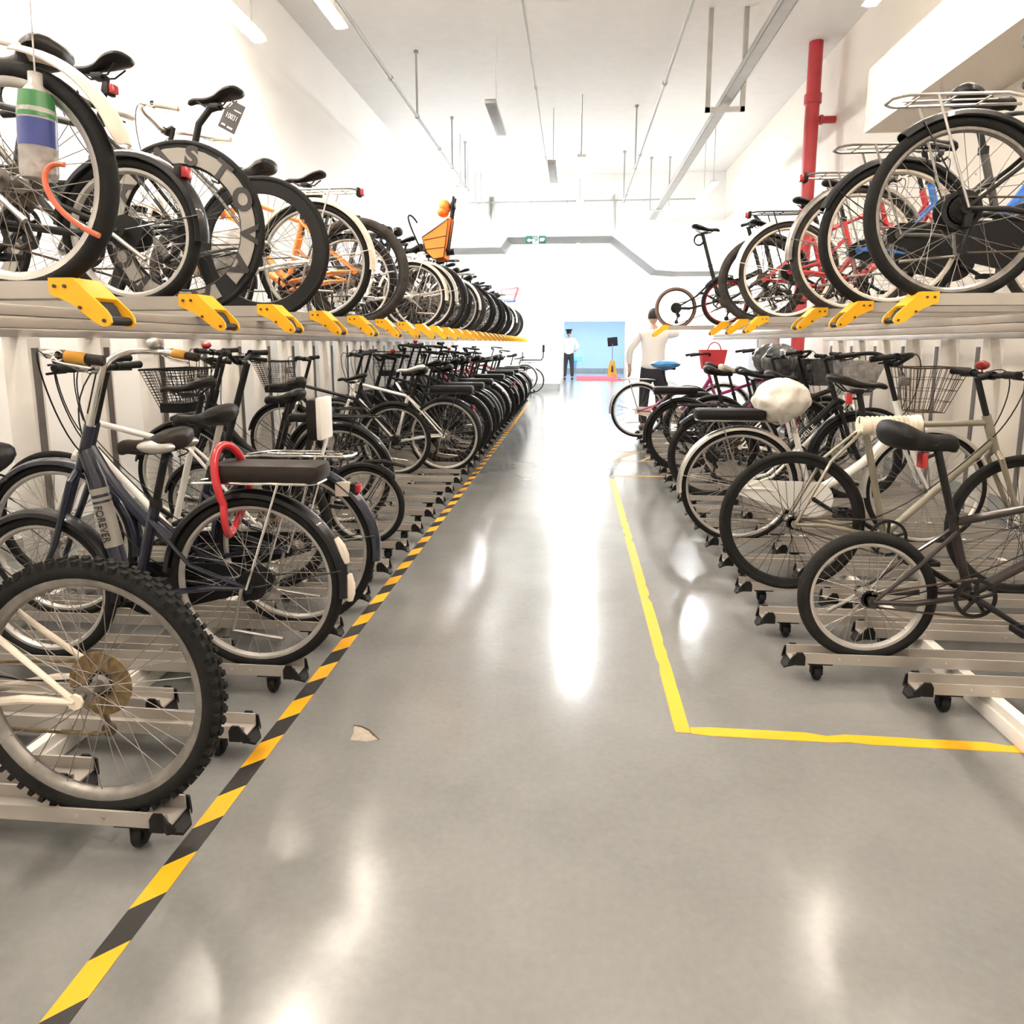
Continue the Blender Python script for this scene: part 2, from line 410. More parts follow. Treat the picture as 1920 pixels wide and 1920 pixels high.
t = thing('ceiling_strip_light', 'short grey unlit strip fitting hanging near the middle lights', 'ceiling light', (-1.0, 8.9, 4.0))
part('housing', (), lambda m: m.b2((-.05, -.3, 0), (.05, .3, .05), .006), 'greypipe', t)
part('drop_rod', (), lambda m: m.bar((0, 0, .05), (0, 0, ZC - 3.97), .008, 6), 'white', t)
t = thing('square_hanger', 'square grey hanger frame round the cable tray', 'bracket', (1.68, 8.5, 0))
part('loop', (), lambda m: m.b2((-.22, -.02, 3.9), (.22, .02, 3.95)).b2((-.22, -.02, 3.9), (-.17, .02, ZC)).b2((.17, -.02, 3.9), (.22, .02, ZC)), 'greypipe', t)
# exit sign on the beam
t = thing('exit_sign', 'green running figure exit sign mounted high on the white beam', 'exit sign', (-.9, 15.95, 3.60))
part('housing', (), lambda m: m.b2((-.24, 0, -.10), (.24, .05, .10), .006), 'greypipe', t)
part('panel', (), lambda m: m.b2((-.23, -.004, -.09), (.23, .002, .09)), 'exitgreen', t)
def exit_art(m):
    m.b2((-.075, -.008, -.08), (.065, -.004, .08))
    m.prism([(-.2, -.01), (-.15, .035), (-.15, .01), (-.09, .01), (-.09, -.03), (-.15, -.03), (-.15, -.05)], -.008, -.004)
    m.prism([(.09, .03), (.19, .035), (.2, 0), (.17, -.03), (.09, -.04)], -.008, -.004)
part('symbol', (), exit_art, 'exitwhite', t, label='white door and arrow symbol')
def runner(m):
    m.lathe([(0, -.012), (.016, -.012), (.016, -.008), (0, -.008)], 10, (.01, 0, .055))
    m.prism([(-.01, .035), (.02, .03), (.025, -.015), (-.005, -.015)], -.012, -.008)
    m.prism([(-.005, -.01), (.01, -.015), (-.02, -.065), (-.035, -.06)], -.012, -.008)
    m.prism([(.01, -.01), (.025, -.015), (.045, -.045), (.035, -.055)], -.012, -.008)
    m.prism([(-.01, .03), (-.005, .02), (-.045, .0), (-.05, .01)], -.012, -.008)
part('running_figure', (), runner, 'exitgreen', t)
t = thing('exit_sign', 'small cyan exit sign low on the blue lobby wall', 'exit sign', (.12, 31.36, .62))
part('housing', (), lambda m: m.b2((-.2, 0, -.1), (.2, .04, .1), .005), 'greypipe', t)
part('panel', (), lambda m: m.b2((-.19, -.004, -.09), (.19, .001, .09)), 'cyan', t)
part('symbol', ('s',), lambda m: m.b2((-.05, -.008, -.07), (.05, -.004, .07)).prism([(.08, -.03), (.16, 0), (.08, .03)], -.008, -.004), 'exitwhite', t)

# ------------------------------------------------------------------ red riser, cabinet
t = thing('riser_pipe', 'thick red fire riser pipe standing by the warm-tinted wall', 'pipe', (2.96, 9.5, 0))
part('pipe_run', (), lambda m: m.lathe([(.085, 0), (.085, ZC)], 20, axis='z'), 'pipe', t)
for z in (1.0, 4.33, 2.6): part('coupling', (), lambda m: m.lathe([(.085, -.06), (.105, -.055), (.105, .055), (.085, .06)], 20, axis='z'), 'pipe', t, (0, 0, z))
part('branch', (), lambda m: m.tube([(0, 0, 4.08), (.29, 0, 4.08)], .045, 14).lathe([(.045, 0), (.06, 0), (.06, .03), (.045, .03)], 14, (.1, 0, 4.08), 'x'), 'pipe', t)
t = thing('metal_cabinet', 'plain grey steel cabinet standing by the wall before the red riser', 'cabinet', (2.66, 9.95, 0))
part('body', (), lambda m: m.b2((-.14, -.2, 0), (.14, .3, 1.42), .006), 'cabinet', t)
part('door', (), lambda m: m.b2((-.152, -.17, .06), (-.141, .27, 1.38), .003), 'cabinet', t)

# ------------------------------------------------------------------ floor markings
put('hazard_tape', MB().b2((-.028, 0, 0), (.028, 14.6, .0015)).mesh('hazard_tape'), 'hazard', None, (-.962, .2, 0))
tag(bpy.data.objects['hazard_tape'], 'long black and yellow striped tape along the bike rack edge', 'floor tape')
m = MB()
n = 60
def edge(a, b, w, seed):
    rnd = random.Random(seed); A = V(a); B = V(b); d = (B - A); L = d.length; d.normalize(); q = V((-d.y, d.x, 0))
    k = max(4, int(L / .06)); vs = []; fs = []
    for i in range(k + 1):
        p = A + d * L * i / k
        for sgn in (-1, 1):
            ww = w / 2 - (rnd.random() ** 16) * w * .30
            vs += [p + q * ww * sgn, p + q * ww * sgn + V((0, 0, .0015))]
    for i in range(k):
        a0 = i * 4; b0 = a0 + 4
        fs += [(a0 + 1, a0 + 3, b0 + 3, b0 + 1), (a0, a0 + 1, b0 + 1, b0), (a0 + 2, b0 + 2, b0 + 3, a0 + 3)]
    m.add(vs, fs)
edge((.375, 2.13, 0), (.375, 6.45, 0), .05, 1); edge((.402, 2.145, 0), (1.9, 2.132, 0), .05, 2)
solo('yellow_line', m, 'linework', 'plain yellow taped corner line beside the open floor', 'floor tape')
m = MB(); edge((.38, 6.6, 0), (2.2, 6.6, 0), .03, 3)
solo('orange_line', m, 'linework', 'thin orange tape line crossing under the lower bikes', 'floor tape')
m = MB()
for i in range(5): edge((.45 + .3 * i, 7.5, 0), (.75 + .3 * i, 8.1, 0), .025, 5 + i)
edge((.45, 7.47, 0), (2.0, 7.47, 0), .03, 11); edge((.45, 8.13, 0), (2.0, 8.13, 0), .03, 12)
solo('hatched_marking', m, 'linework', 'worn yellow hatched floor box beyond the orange line', 'floor tape')
m = MB()
m.add([(-.05, -.05, .001), (.02, -.055, .001), (.062, -.035, .001), (.03, -.005, .001), (.01, .02, .001), (-.03, .045, .001), (-.066, .052, .001), (-.052, .0, .001)], [tuple(range(8))])
solo('floor_chip', m, 'chip', 'tan chipped patch in the grey floor near the striped tape', 'floor chip', None, (-.667, 2.03, 0)).scale = (.8, .8, 1)
m = MB(); m.tube([(-.07, .055, .001), (-.03, .047, .001), (.01, .022, .001), (.035, -.006, .001), (.066, -.036, .001)], [.002, .004, .004, .005, .002], 5)
put('chip_edge', m.mesh('chip_edge'), 'chipedge', bpy.data.objects['floor_chip'])

# ------------------------------------------------------------------ two-tier racks
def ch_bm(L, z0, z1):
    def f(m):
        prof = [(-.04, z1), (-.04, z0), (.04, z0), (.04, z1), (.034, z1), (.034, z0 + .006), (-.034, z0 + .006), (-.034, z1)]
        ra = [(-L, y, z) for y, z in prof]; rb = [(0, y, z) for y, z in prof]
        m.loft([ra, rb], caps=False); k = len(prof)
        m.add(ra, [(0, 1, 6, 7), (1, 2, 5, 6), (2, 3, 4, 5)]); m.add(rb, [(0, 1, 6, 7), (1, 2, 5, 6), (2, 3, 4, 5)])
    return f
def cap_bm(m):
    for s in (-1, 1):
        y0, y1 = (.0405, .047) if s > 0 else (-.047, -.0405)
        m.prism([(-.045, .108), (-.036, .124), (-.014, .124), (-.004, .106), (-.004, .084), (-.01, .074), (-.045, .074)], y0, y1)
        m.loft([[(-.008, y0, .076), (-.008, y1, .076), (-.008, y1, .116), (-.008, y0, .116)],
                [(.004, y0 + s * .006, .074), (.004, y1 + s * .006, .074), (.004, y1 + s * .006, .108), (.004, y0 + s * .006, .108)],
                [(.016, y0 - s * .008, .070), (.016, y1 - s * .008, .070), (.016, y1 - s * .008, .080), (.016, y0 - s * .008, .080)]])
    m.loft([[(-.02, -.04, .074), (-.02, .04, .074), (-.02, .04, .08), (-.02, -.04, .08)],
            [(.004, -.044, .070), (.004, .044, .070), (.004, .044, .078), (.004, -.044, .078)],
            [(.024, -.02, .050), (.024, .02, .050), (.024, .02, .058), (.024, -.02, .058)]])
def caster_bm(m):
    m.b2((-.15, -.035, .072), (-.06, .035, .08), .002)
    m.lathe([(0, .0), (.022, 0), (.026, .012), (.018, .016), (0, .016)], 14, (-.1, 0, .056), 'z')
    for s in (-1, 1): m.b2((-.103 + s * .018 - .003, -.014, .022), (-.103 + s * .018 + .003, .014, .058), .002)
    m.lathe([(0, -.013), (.024, -.013), (.029, -.006), (.029, .006), (.024, .013), (0, .013)], 18, (-.103, 0, .029), 'x')
def rivet_bm(m):
    for x in (-.17, -.24, -.55, -.95):
        for s in (-1, 1): m.lathe([(0, -.0015), (.0045, -.0015), (.0045, .0015), (0, .0015)], 8, (x, s * .0405, .102))
def lower_track(x, y, rz, L, label, grp):
    t = thing('lower_bike_track', label, 'bike rack track', (x, y, 0), rz, grp)
    part('channel', (L,), ch_bm(L, .08, .12), 'alu', t)
    part('end_cap', (), cap_bm, 'plastic', t, label='black plastic end cap')
    part('caster', (), caster_bm, 'plastic', t, label='small black caster')
    if y < 9: part('rivet', (), rivet_bm, 'silver', t)
    return t
def handle_bm(m):
    pl = [(-.012, 1.428), (.05, 1.428), (.128, 1.352), (.138, 1.337), (.140, 1.322), (.132, 1.312), (.118, 1.312), (.098, 1.322), (.04, 1.368), (-.004, 1.386), (-.012, 1.39)]
    for s in (-1, 1):
        y0, y1 = (.041, .049) if s > 0 else (-.049, -.041)
        m.prism(pl, y0, y1)
    m.prism([(.03, 1.428), (.05, 1.428), (.098, 1.381), (.092, 1.374), (.046, 1.42), (.03, 1.42)], -.041, .041)
def grip_bm(m):
    m.lathe([(0, -.041), (.011, -.041), (.011, .041), (0, .041)], 12, (.124, 0, 1.326))
    m.prism([(.098, 1.372), (.108, 1.362), (.12, 1.335), (.108, 1.335)], -.024, .024)
def bolt_bm(m): m.lathe([(0, -.053), (.0045, -.053), (.0045, -.048), (0, -.048)], 8)
def upper_track(x, y, rz, L, label, grp, dz=0.0):
    t = thing('upper_bike_track', label, 'bike rack track', (x, y, dz), rz, grp)
    part('channel', (L, 'u'), ch_bm(L, 1.38, 1.422), 'alu', t)
    h = part('pull_handle', (), handle_bm, 'yellow', t, label='yellow plastic pull handle')
    part('grip_bar', (), grip_bm, 'mblack', h)
    if y < 5:
        for bx, bz in ((.004, 1.408), (.03, 1.408), (.065, 1.357), (.124, 1.326)):
            part('bolt', (), bolt_bm, 'rustdark', h, (bx, 0, bz)) if rz == 0 else part('bolt', ('r',), lambda m: m.lathe([(0, .048), (.0045, .048), (.0045, .053), (0, .053)], 8), 'rustdark', h, (bx, 0, bz))
    return t
def col_bm(m): m.b2((-.07, -.045, 0), (.07, .045, 1.305), .004)
def slot_bm(m): m.b2((.07, -.022, .1), (.076, .022, 1.25))
def brk_bm(m): m.b2((.068, -.03, 1.235), (.105, .03, 1.305), .003).bar((.104, 0, 1.268), (.11, 0, 1.268), .008, 8)
def rack_frame(name, label, rz, xs, slots, y0, y1):
    t = thing('bike_rack_frame', label, 'bike rack', (0, 0, 0), rz)
    s = 1 if rz == 0 else -1
    for x, z0, z1, wd in ((xs[0], 1.315, 1.345, .05), (xs[0], 1.348, 1.378, .04), (xs[1], 1.305, 1.345, .05), (xs[1], 1.348, 1.378, .04)):
        part('cross_beam', (name, x, z0), lambda m: m.b2((x - wd / 2, y0 * s, z0), (x + wd / 2, y1 * s, z1), .003), 'alu', t)
    for x in xs[2:]:
        part('floor_rail', (name, x), lambda m: m.b2((x - .03, y0 * s, 0), (x + .03, y1 * s, .05), .003).b2((x - .02, y0 * s, .05), (x + .02, y1 * s, .079)), 'alupost', t)
    for y in slots:
        c = part('column', (), col_bm, 'alupost', t, (xs[1], y * s, 0))
        part('guide_slot', (), slot_bm, 'slot', c)
        part('bracket', (), brk_bm, 'alu', c)
    return t
LUS = [1.63 + .55 * k for k in range(28)]       # upper tier over the striped tape
RUS = [2.70 + .55 * k for k in range(8) if k != 3]  # upper tier over the plain yellow line
rack_frame('L', 'long two tier bike rack frame behind the striped floor tape', 0, (-1.55, -2.86, -1.6, -2.5), [.59 + .55 * k for k in range(30)], .3, 16.75)
rack_frame('R', 'shorter two tier bike rack frame behind the plain yellow line', PI, (-1.62, -2.86, -1.45, -2.4), [1.2 + .55 * k for k in range(13)] , .9, 8.2)
for k, y in enumerate(LUS):
    upper_track(-1.255, y, 0, 1.75, 'aluminium upper track with yellow pull handle, %s from near end above striped tape' % ordw[k], 'upper tracks over the striped tape')
for k, y in enumerate(RUS):
    last = k == len(RUS) - 1
    x = (.80 if last else (1.18 if k < 5 else 1.16))
    if y == max(RUS): y = 7.05
    upper_track(x + .12, y, PI, 1.75, ('aluminium upper track with yellow handle, pulled out toward the aisle' if last else
                'aluminium upper track with yellow handle, %s from near end above plain yellow line' % ordw[k]), 'upper tracks over the plain yellow line', .03)
LLL = [1.487 + .393 * j for j in range(34)]
for j, y in enumerate(LLL):
    lower_track(-.985, y, 0, 1.78, 'long aluminium floor track on casters, %s from near end by striped tape' % ordw[j], 'long floor tracks by the striped tape')
    lower_track(-1.335, y + .13, 0, 1.43, 'shorter set back aluminium floor track, %s from near end by striped tape' % ordw[j], 'short floor tracks by the striped tape')
lower_track(-.985, 17.35, 0, 1.95, 'lone aluminium floor track beyond the rack near the far wall', 'long floor tracks by the striped tape')
for j in range(18):
    y = 2.55 + .39 * j
    lower_track(.835, y, PI, 1.9, 'long aluminium floor track on casters, %s from near end by plain yellow line' % ordw[j], 'long floor tracks by the plain yellow line')
    lower_track(1.195, y - (.13 if j else .2), PI, 1.55, 'shorter set back aluminium floor track, %s from near end by plain yellow line' % ordw[j], 'short floor tracks by the plain yellow line')

# ------------------------------------------------------------------ bicycles
def tyre_bm(r, w, knob, lod):
    n = 40 if lod else 64
    def f(m):
        h = w * .5; c = r - h
        k = 8 if lod else 12
        prof = [(c + h * math.cos(a) * (1.0 if math.cos(a) > 0 else .9), h * math.sin(a)) for a in [2 * PI * i / k for i in range(k)]]
        if knob: prof = [(c + (q - c) * .93, y * .96) for q, y in prof]
        m.lathe(prof, n, closed=True)
        if knob:
            N = 66
            for i in range(N):
                a = 2 * PI * i / N
                ca, sa = math.cos(a), math.sin(a)
                R = Matrix(((ca, 0, -sa), (0, 1, 0), (sa, 0, ca)))
                for yy, rr, da, sz in ((0, r - .003, 0, (.012, .016, .014)), (.019, r - .008, .5, (.014, .013, .013)), (-.019, r - .008, .5, (.014, .013, .013))):
                    a2 = a + da * 2 * PI / N
                    m.box((rr * math.cos(a2), yy, rr * math.sin(a2)), sz, .0, R)
    return f
def rim_bm(ro, depth, w, lod):
    def f(m):
        ri = ro - depth; h = w / 2
        m.lathe([(ro, -h), (ro - .012, -h * .92), (ri + .004, -h * .55), (ri, 0), (ri + .004, h * .55), (ro - .012, h * .92), (ro, h), (ro - .006, 0)], 40 if lod else 64, closed=True)
    return f
def spoke_bm(ri, rh, fl, n, rad, lod):
    def f(m):
        for i in range(n):
            s = 1 if i % 2 else -1; d = 1 if (i // 2) % 2 else -1
            a = 2 * PI * i / n; b = a + d * 1.05
            m.tube([(rh * math.cos(b), s * fl, rh * math.sin(b)), ((ri + .003) * math.cos(a), s * .004, (ri + .003) * math.sin(a))], rad, 4 if not lod else 3, caps=False)
    return f
def mag_bm(ri, n):
    def f(m):
        for i in range(n):
            a = 2 * PI * i / n; ca, sa = math.cos(a), math.sin(a); R = Matrix(((ca, 0, -sa), (0, 1, 0), (sa, 0, ca)))
            m.box((ca * ri / 2, 0, sa * ri / 2), (ri * .98, .014, .03), .003, R)
    return f
def hub_bm(r, w):
    def f(m): m.lathe([(0, -w - .018), (.008, -w - .018), (.008, -w), (r, -w), (r, -w + .006), (r * .6, -w + .012), (r * .6, w - .012), (r, w - .006), (r, w), (.008, w), (.008, w + .018), (0, w + .018)], 20)
    return f
def wheel(b, name, pos, S, rear):
    r, w, lod = S['r'], S['tw'], S['lod']
    tt = w * .92; ro = r - tt + .006
    dp = S['rimdepth']; rim = part(name, (r, w, dp, lod), rim_bm(ro, dp, max(.02, w * .62), lod), S['rimcol'], b, pos)
    part('tyre', (r, w, S['knob'], lod), tyre_bm(r, w, S['knob'], lod), S['tyrecol'], rim)
    hr = S['hubr'] if rear else .022
    part('hub', (hr,), hub_bm(hr, .034), S['hubcol'] if rear else 'steel', rim)
    if S['mag']: part('spokes', (ro, 'mag', S['mag']), mag_bm(ro - dp + .01, S['mag']), S['rimcol'], rim)
    else: part('spokes', (ro, dp, hr, lod), spoke_bm(ro - dp, hr * .95, .03, 24 if lod else 36, .0019 if lod else .0013, lod), S['spokecol'], rim)
    return rim
def saddle_bm(kind):
    def f(m):
        L, W, H = dict(city=(.27, .098, .085), sport=(.275, .068, .046), wide=(.25, .118, .08), cover=(.275, .10, .10))[kind]
        rings = []
        for i in range(25):
            t = i / 24; x = -L * .5 + L * t
            s = 1 / (1 + math.exp((t - .42) * 13))
            wd = .02 + (W - .02) * s
            e = max(.05, math.sqrt(max(0, 1 - (1 - min(1, t / .17)) ** 2))) if t < .5 else max(.08, math.sqrt(max(0, 1 - (max(0, t - .90) / .10) ** 2)))
            wd *= e
            zt = .012 * math.cos((t - .1) * 5.2) + (.016 * (1 - t) ** 3) - (.02 * max(0, t - .85) / .15)
            hh = H * (.62 + .38 * s) * max(.12, e) ** .8; drop = hh
            ring = []
            for j in range(18):
                a = 2 * PI * j / 18; cy, cz = math.cos(a), math.sin(a)
                y = wd * (abs(cy) ** .75) * (1 if cy > 0 else -1)
                z = zt - H * .38 + (drop * .5 * (abs(cz) ** .7) * (1 if cz > 0 else -1))
                if cz < 0: y *= (.55 + .45 * (1 + cz)) if kind != 'cover' else (.9)
                ring.append((x, y, z))
            rings.append(ring)
        m.loft(rings)
    return f
def rails_bm(spring):
    def f(m):
        for s in (-1, 1):
            m.tube([(-.09, s * .035, -.02), (-.05, s * .022, -.055), (.05, s * .02, -.055), (.10, s * .012, -.02)], .0038, 6)
            if spring:
                pts = [(-.085 + .017 * math.cos(a), s * .05 + .017 * math.sin(a), -.085 + .011 * a / 2) for a in [i * .7 for i in range(20)]]
                m.tube(pts, .003, 5)
        m.box((0, 0, -.055), (.045, .05, .022), .004)
    return f
def handlebar(b, S, P):
    kind, r, HTt, HTb = S['bar'], S['r'], P['HTt'], P['HTb']
    ax = (HTt - HTb).normalized(); bh = S['barh']
    t = (bh - HTt.z) / ax.z; top = HTt + ax * t
    fold = S['type'] == 'fold'; lod_ = S['lod']
    hs = .255 if not lod_ else .19
    if kind == 'flat':
        c = top + V((.06, 0, 0)); pts = [c + V((-.035, -hs, .012)), c + V((-.01, -hs * .55, .008)), c + V((0, -.05, 0)), c + V((0, .05, 0)), c + V((-.01, hs * .55, .008)), c + V((-.035, hs, .012))]
        ends = [(pts[0], pts[1]), (pts[-1], pts[-2])]
    elif kind == 'swept':
        c = top + V((.05, 0, -.03)); pts = []; kk = .62 if lod_ else 1
        half = [c + V((0, .03, 0))] + [p for p in bez([c + V((.0, .06, 0)), c + V((.02, .16 * kk, .06)), c + V((.03, .30 * kk, .07)), c + V((-.10, .30 * kk, .05)), c + V((-.24, .27 * kk, .03))], 10)]
        pts = [V((p.x, -p.y, p.z)) for p in reversed(half)] + half
        ends = [(pts[0], pts[1]), (pts[-1], pts[-2])]
    elif kind == 'riser':
        c = top + V((.05, 0, 0)); pts = [c + V((-.05, -hs, .05)), c + V((-.01, -.15, .05)), c + V((0, -.05, 0)), c + V((0, .05, 0)), c + V((-.01, .15, .05)), c + V((-.05, hs, .05))]
        ends = [(pts[0], pts[1]), (pts[-1], pts[-2])]
    else:  # drop
        c = top + V((.09, 0, 0)); half = [c + V((0, .03, 0)), c + V((.0, .17, 0))] + bez([c + V((.0, .19, 0)), c + V((.11, .21, .0)), c + V((.10, .21, -.13)), c + V((.02, .21, -.13)), c + V((-.05, .21, -.13))], 9)
        pts = [V((p.x, -p.y, p.z)) for p in reversed(half)] + half
        ends = [(pts[0], pts[2]), (pts[-1], pts[-3])]
    key = (kind, hs, round(bh, 3), round(HTt.x, 3), round(HTt.z, 3))
    part('stem', key, lambda m: m.tube([HTt - ax * .02, top - ax * .01], .0135 if not fold else .019, 10).tube([top - ax * .012, c], .015, 10).lathe([(.02, -.022), (.02, .022)], 10, tuple(c)), S['stemcol'], b)
    hb = part('handlebar', key, lambda m: m.tube(pts, .0125, 10), S['barcol'], b)
    for i, (e, q) in enumerate(ends):
        d = (q - e).normalized()
        if kind == 'drop' : d = V((1, 0, 0))
        part('grip', key + (i,), lambda m: m.tube([e - d * .004, e + d * .002, e + d * .06, e + d * .118, e + d * .12], [.012, .0175, .0155, .017, .013], 10), S['gripcol'], hb)
        if S['gripband']: part('grip_band', key + (i,), lambda m: m.tube([e + d * .05, e + d * .11], .0182, 10), S['gripband'], hb, label='yellow band round the grip')
        if not S['lod']:
            if kind == 'drop': continue
            f = V((1, 0, 0)); o = e + d * .125
            part('brake_lever', key + (i,), lambda m: m.tube([o + V((.0, 0, 0)), o + f * .03 - V((0, 0, .012)), o + f * .045 - d * .05 - V((0, 0, .018)), o + f * .038 - d * .12 - V((0, 0, .022))], [.011, .009, .0055, .005], 7).lathe([(.013, -.012), (.018, -.012), (.018, .012), (.013, .012)], 10, tuple(o)), S['levercol'], hb)
    if S['bell']:
        p = c + V((.0, .07, .045)) if kind != 'swept' else c + V((-.06, -.28, .085))
        part('bell', key, lambda m: m.ell(p, (.03, .03, .022), 14, 8).lathe([(.004, -.05), (.004, 0)], 6, tuple(p), 'z'), S['bell'], hb)
    if not S['lod']:
        def cab(m):
            for i, (e, q) in enumerate(ends):
                o = e + (q - e).normalized() * .14 + V((.03, 0, -.01))
                s = 1 if e.y > 0 else -1
                m.tube(bez([o, o + V((.10, -s * .05, .07)), c + V((.16, s * .06, .02)), P['HTt'] + V((.10, s * .04, .0)), P['HTb'] + V((-.02, s * .022, .04))], 14), .0028, 5)
                if not i: m.tube(bez([P['HTb'] + V((-.03, s * .022, .03)), P['BB'] + V((.1, s * .02, .12)), P['BB'] + V((-.12, s * .03, .02)), V((.05, s * .05, r))], 10), .0025, 5)
        part('brake_cable', key, cab, 'plastic', b)
    return c
def bike(S0, label, x, y, z, rz, group, lean=0.0, turn=0.0):
    S = dict(type='diamond', r=.335, tw=.042, rimdepth=.02, rimcol='rimsilver', tyrecol='rubber', knob=False, mag=0, hubr=.024, hubcol='steel', spokecol='spoke', lod=y > 7.5,
             wb=1.05, frame='black', fork=None, bar='flat', barh=1.02, barcol='mblack', stemcol='mblack', gripcol='plastic', gripband=None, levercol='mblack', bell=None,
             saddle='sport', sadh=.95, sadcol='leather', sadx=None, spring=False, postcol='mblack', rack=None, pad=None, fender=None, fendcut=0, basket=None, gear='cassette', chaincol='rustdark', crankcol='mblack',
             guard=None, light=None, stand=True, gearcol='rustdark', text=None, setback=0, fr=None, bbx=None, sadoff=.03, sax=.28, stl=None, bdx=0, bdz=0)
    S.update(S0); r = S['r']; wb = S['wb']; lod = S['lod']; fk = S['fork'] or S['frame']
    b = thing('bicycle', label, 'bicycle', (x, y, z), rz + turn, group)
    b.rotation_euler[0] = lean
    fr_ = S['fr'] or r
    RA = V((0, 0, r)); FA = V((wb, 0, fr_)); BB = V((S['bbx'] or (.46 if r > .3 else .42), 0, max(.27, r - .06)))
    a = V((-.31, 0, .95)).normalized()
    hz = {'ebike': .40, 'diamond': .40, 'city': .40, 'fold': .34, 'bmx': .33, 'mtb': .43, 'light': .42}[S['type']] + (.10 if S['fr'] else 0)
    HTb = FA + V((-.035, 0, 0)) + a * hz; HTt = HTb + a * (.14 if S['type'] != 'fold' else .11)
    sa = V((-S['sax'], 0, .963)).normalized()
    stl = {'ebike': .36, 'diamond': .47, 'city': .42, 'fold': .36, 'bmx': .30, 'mtb': .42, 'light': .50}[S['type']]
    stl = S['stl'] or stl
    ST = BB + sa * stl
    P = dict(HTb=HTb, HTt=HTt, BB=BB, ST=ST, sa=sa)
    ty = S['type']; key = (ty, r, wb, lod, fr_, round(BB.x, 3), S['sax'], stl)
    n = 7 if lod else 10
    def fr(m):
        m.tube([HTb - a * .005, HTt + a * .005], .0195, n)
        m.lathe([(0, -.036), (.022, -.036), (.022, .036), (0, .036)], n + 2, tuple(BB))
        if ty in ('diamond', 'mtb', 'light'):
            d = .017 if ty != 'mtb' else .023
            m.tube([ST - sa * .03, HTt - a * .03], .0145 if ty != 'mtb' else .018, n); m.tube([HTb + a * .02, BB], d, n); m.tube([BB, ST], .0155, n)
            sj = ST - sa * .035
        elif ty == 'city':
            m.tube(bez([HTb + a * .03, HTb + V((-.16, 0, -.28)), BB + V((.10, 0, .10)), BB + V((.0, 0, .02))], 8), .026, n)
            m.tube([BB, ST], .0165, n)
            sj = BB + sa * .30
        elif ty == 'ebike':
            m.tube([HTb + a * .05, HTb + V((-.05, 0, -.06)), BB + V((.05, 0, .05)), BB], [.024, .031, .031, .026], n + 4); m.tube([BB, ST], .019, n)
            sj = BB + sa * .30
        elif ty == 'fold':
            q = BB + sa * .10
            m.tube([HTb + a * .03, q], .027, n); m.tube([BB, ST], .019, n); m.box((HTb * .55 + q * .45) + V((0, 0, 0)), (.03, .06, .075), .006)
            sj = BB + sa * .22
        else:
            m.tube([ST - sa * .02, HTt - a * .03], .0155, n); m.tube([HTb + a * .02, BB], .018, n); m.tube([BB, ST], .016, n)
            sj = ST - sa * .05
        for s in (-1, 1):
            m.tube([V((0, s * .062, r)), V((.14, s * .055, r - .004)), BB + V((-.02, s * .03, 0))], [.008, .011, .011], n - 1)
            m.tube([V((0, s * .062, r)), sj + V((-.16, s * .05, -.16)) if ty not in ('bmx',) else sj * .5 + V((0, s * .05, r * .5)), sj + V((0, s * .02, 0))], [.007, .008, .008], n - 1)
            m.lathe([(0, -.004), (.02, -.004), (.02, .004), (0, .004)], 8, (0, s * .062, r))
    part('frame', key, fr, S['frame'], b)
    sus = ty == 'mtb'
    def fo(m):
        cr = HTb - a * .03
        m.tube([HTb, cr], .02, n)
        for s in (-1, 1):
            e = V((wb, s * .058, fr_))
            if sus:
                mid = cr * .45 + e * .55 + V((-.012, s * .02, 0))
                m.tube([cr + V((0, s * .058, 0)), mid], .014, n); m.tube([mid, e], .019, n)
            else: m.tube([cr + V((0, s * .018, 0)), cr + V((0.0, s * .055, -.03)), cr * .4 + e * .6 + V((-.012, s * .004, 0)), e], [.013, .013, .011, .008], n)
        if sus: m.tube([cr + V((0, -.07, 0)), cr + V((0, .07, 0))], .02, n)
    part('fork', key, fo, fk, b)
    wheel(b, 'rear_wheel', tuple(RA), S, True); wheel(b, 'front_wheel', tuple(FA), dict(S, r=fr_), False)
    c = handlebar(b, S, P)
    # saddle and post
    sz = S['sadh']; t = (sz - .06 - ST.z) / sa.z; top = ST + sa * t
    if S['setback']:
        e = top + V((-.11, 0, .05)); pts = [ST - sa * .04, top - sa * .16, top - sa * .03, top + V((-.05, 0, .035)), e]
        part('seat_post', (key, sz, 'sb'), lambda m: m.tube(pts, .0165, n), S['postcol'], b); sp = e + V((0, 0, .05))
    else:
        part('seat_post', (key, sz), lambda m: m.tube([ST - sa * .05, top + sa * .005], .0135 if ty != 'fold' else .017, n).lathe([(.017, -.018), (.021, -.018), (.021, .012), (.017, .012)], 10, tuple(ST), 'z'), S['postcol'], b); sp = top + V((0, 0, .06))
    sd = part('saddle', (S['saddle'],), saddle_bm(S['saddle']), S['sadcol'], b, tuple(sp + V((S['sadoff'], 0, 0))))
    if not lod or y < 9: part('saddle_rails', (S['spring'],), rails_bm(S['spring']), 'mblack', sd)
    # drive train (right hand side is -y)
    cr_r = .088 if ty not in ('bmx', 'fold') else .075
    def ck(m):
        m.lathe([(cr_r, -.0465), (cr_r, -.0425), (cr_r - .014, -.0425), (cr_r - .014, -.0465)], 32, tuple(BB), closed=True)
        for i in range(5):
            an = 2 * PI * i / 5 + .3; m.bar((BB.x, -.0445, BB.z), (BB.x + (cr_r - .01) * math.cos(an), -.0445, BB.z + (cr_r - .01) * math.sin(an)), .007, 5)
        for s, an in ((-1, -.55), (1, PI - .55)):
            m.tube([(BB.x, s * .058, BB.z), (BB.x + .165 * math.cos(an), s * .078, BB.z + .165 * math.sin(an))], [.0125, .009], 8)
        m.lathe([(0, -.062), (.014, -.062), (.014, .062), (0, .062)], 10, tuple(BB))
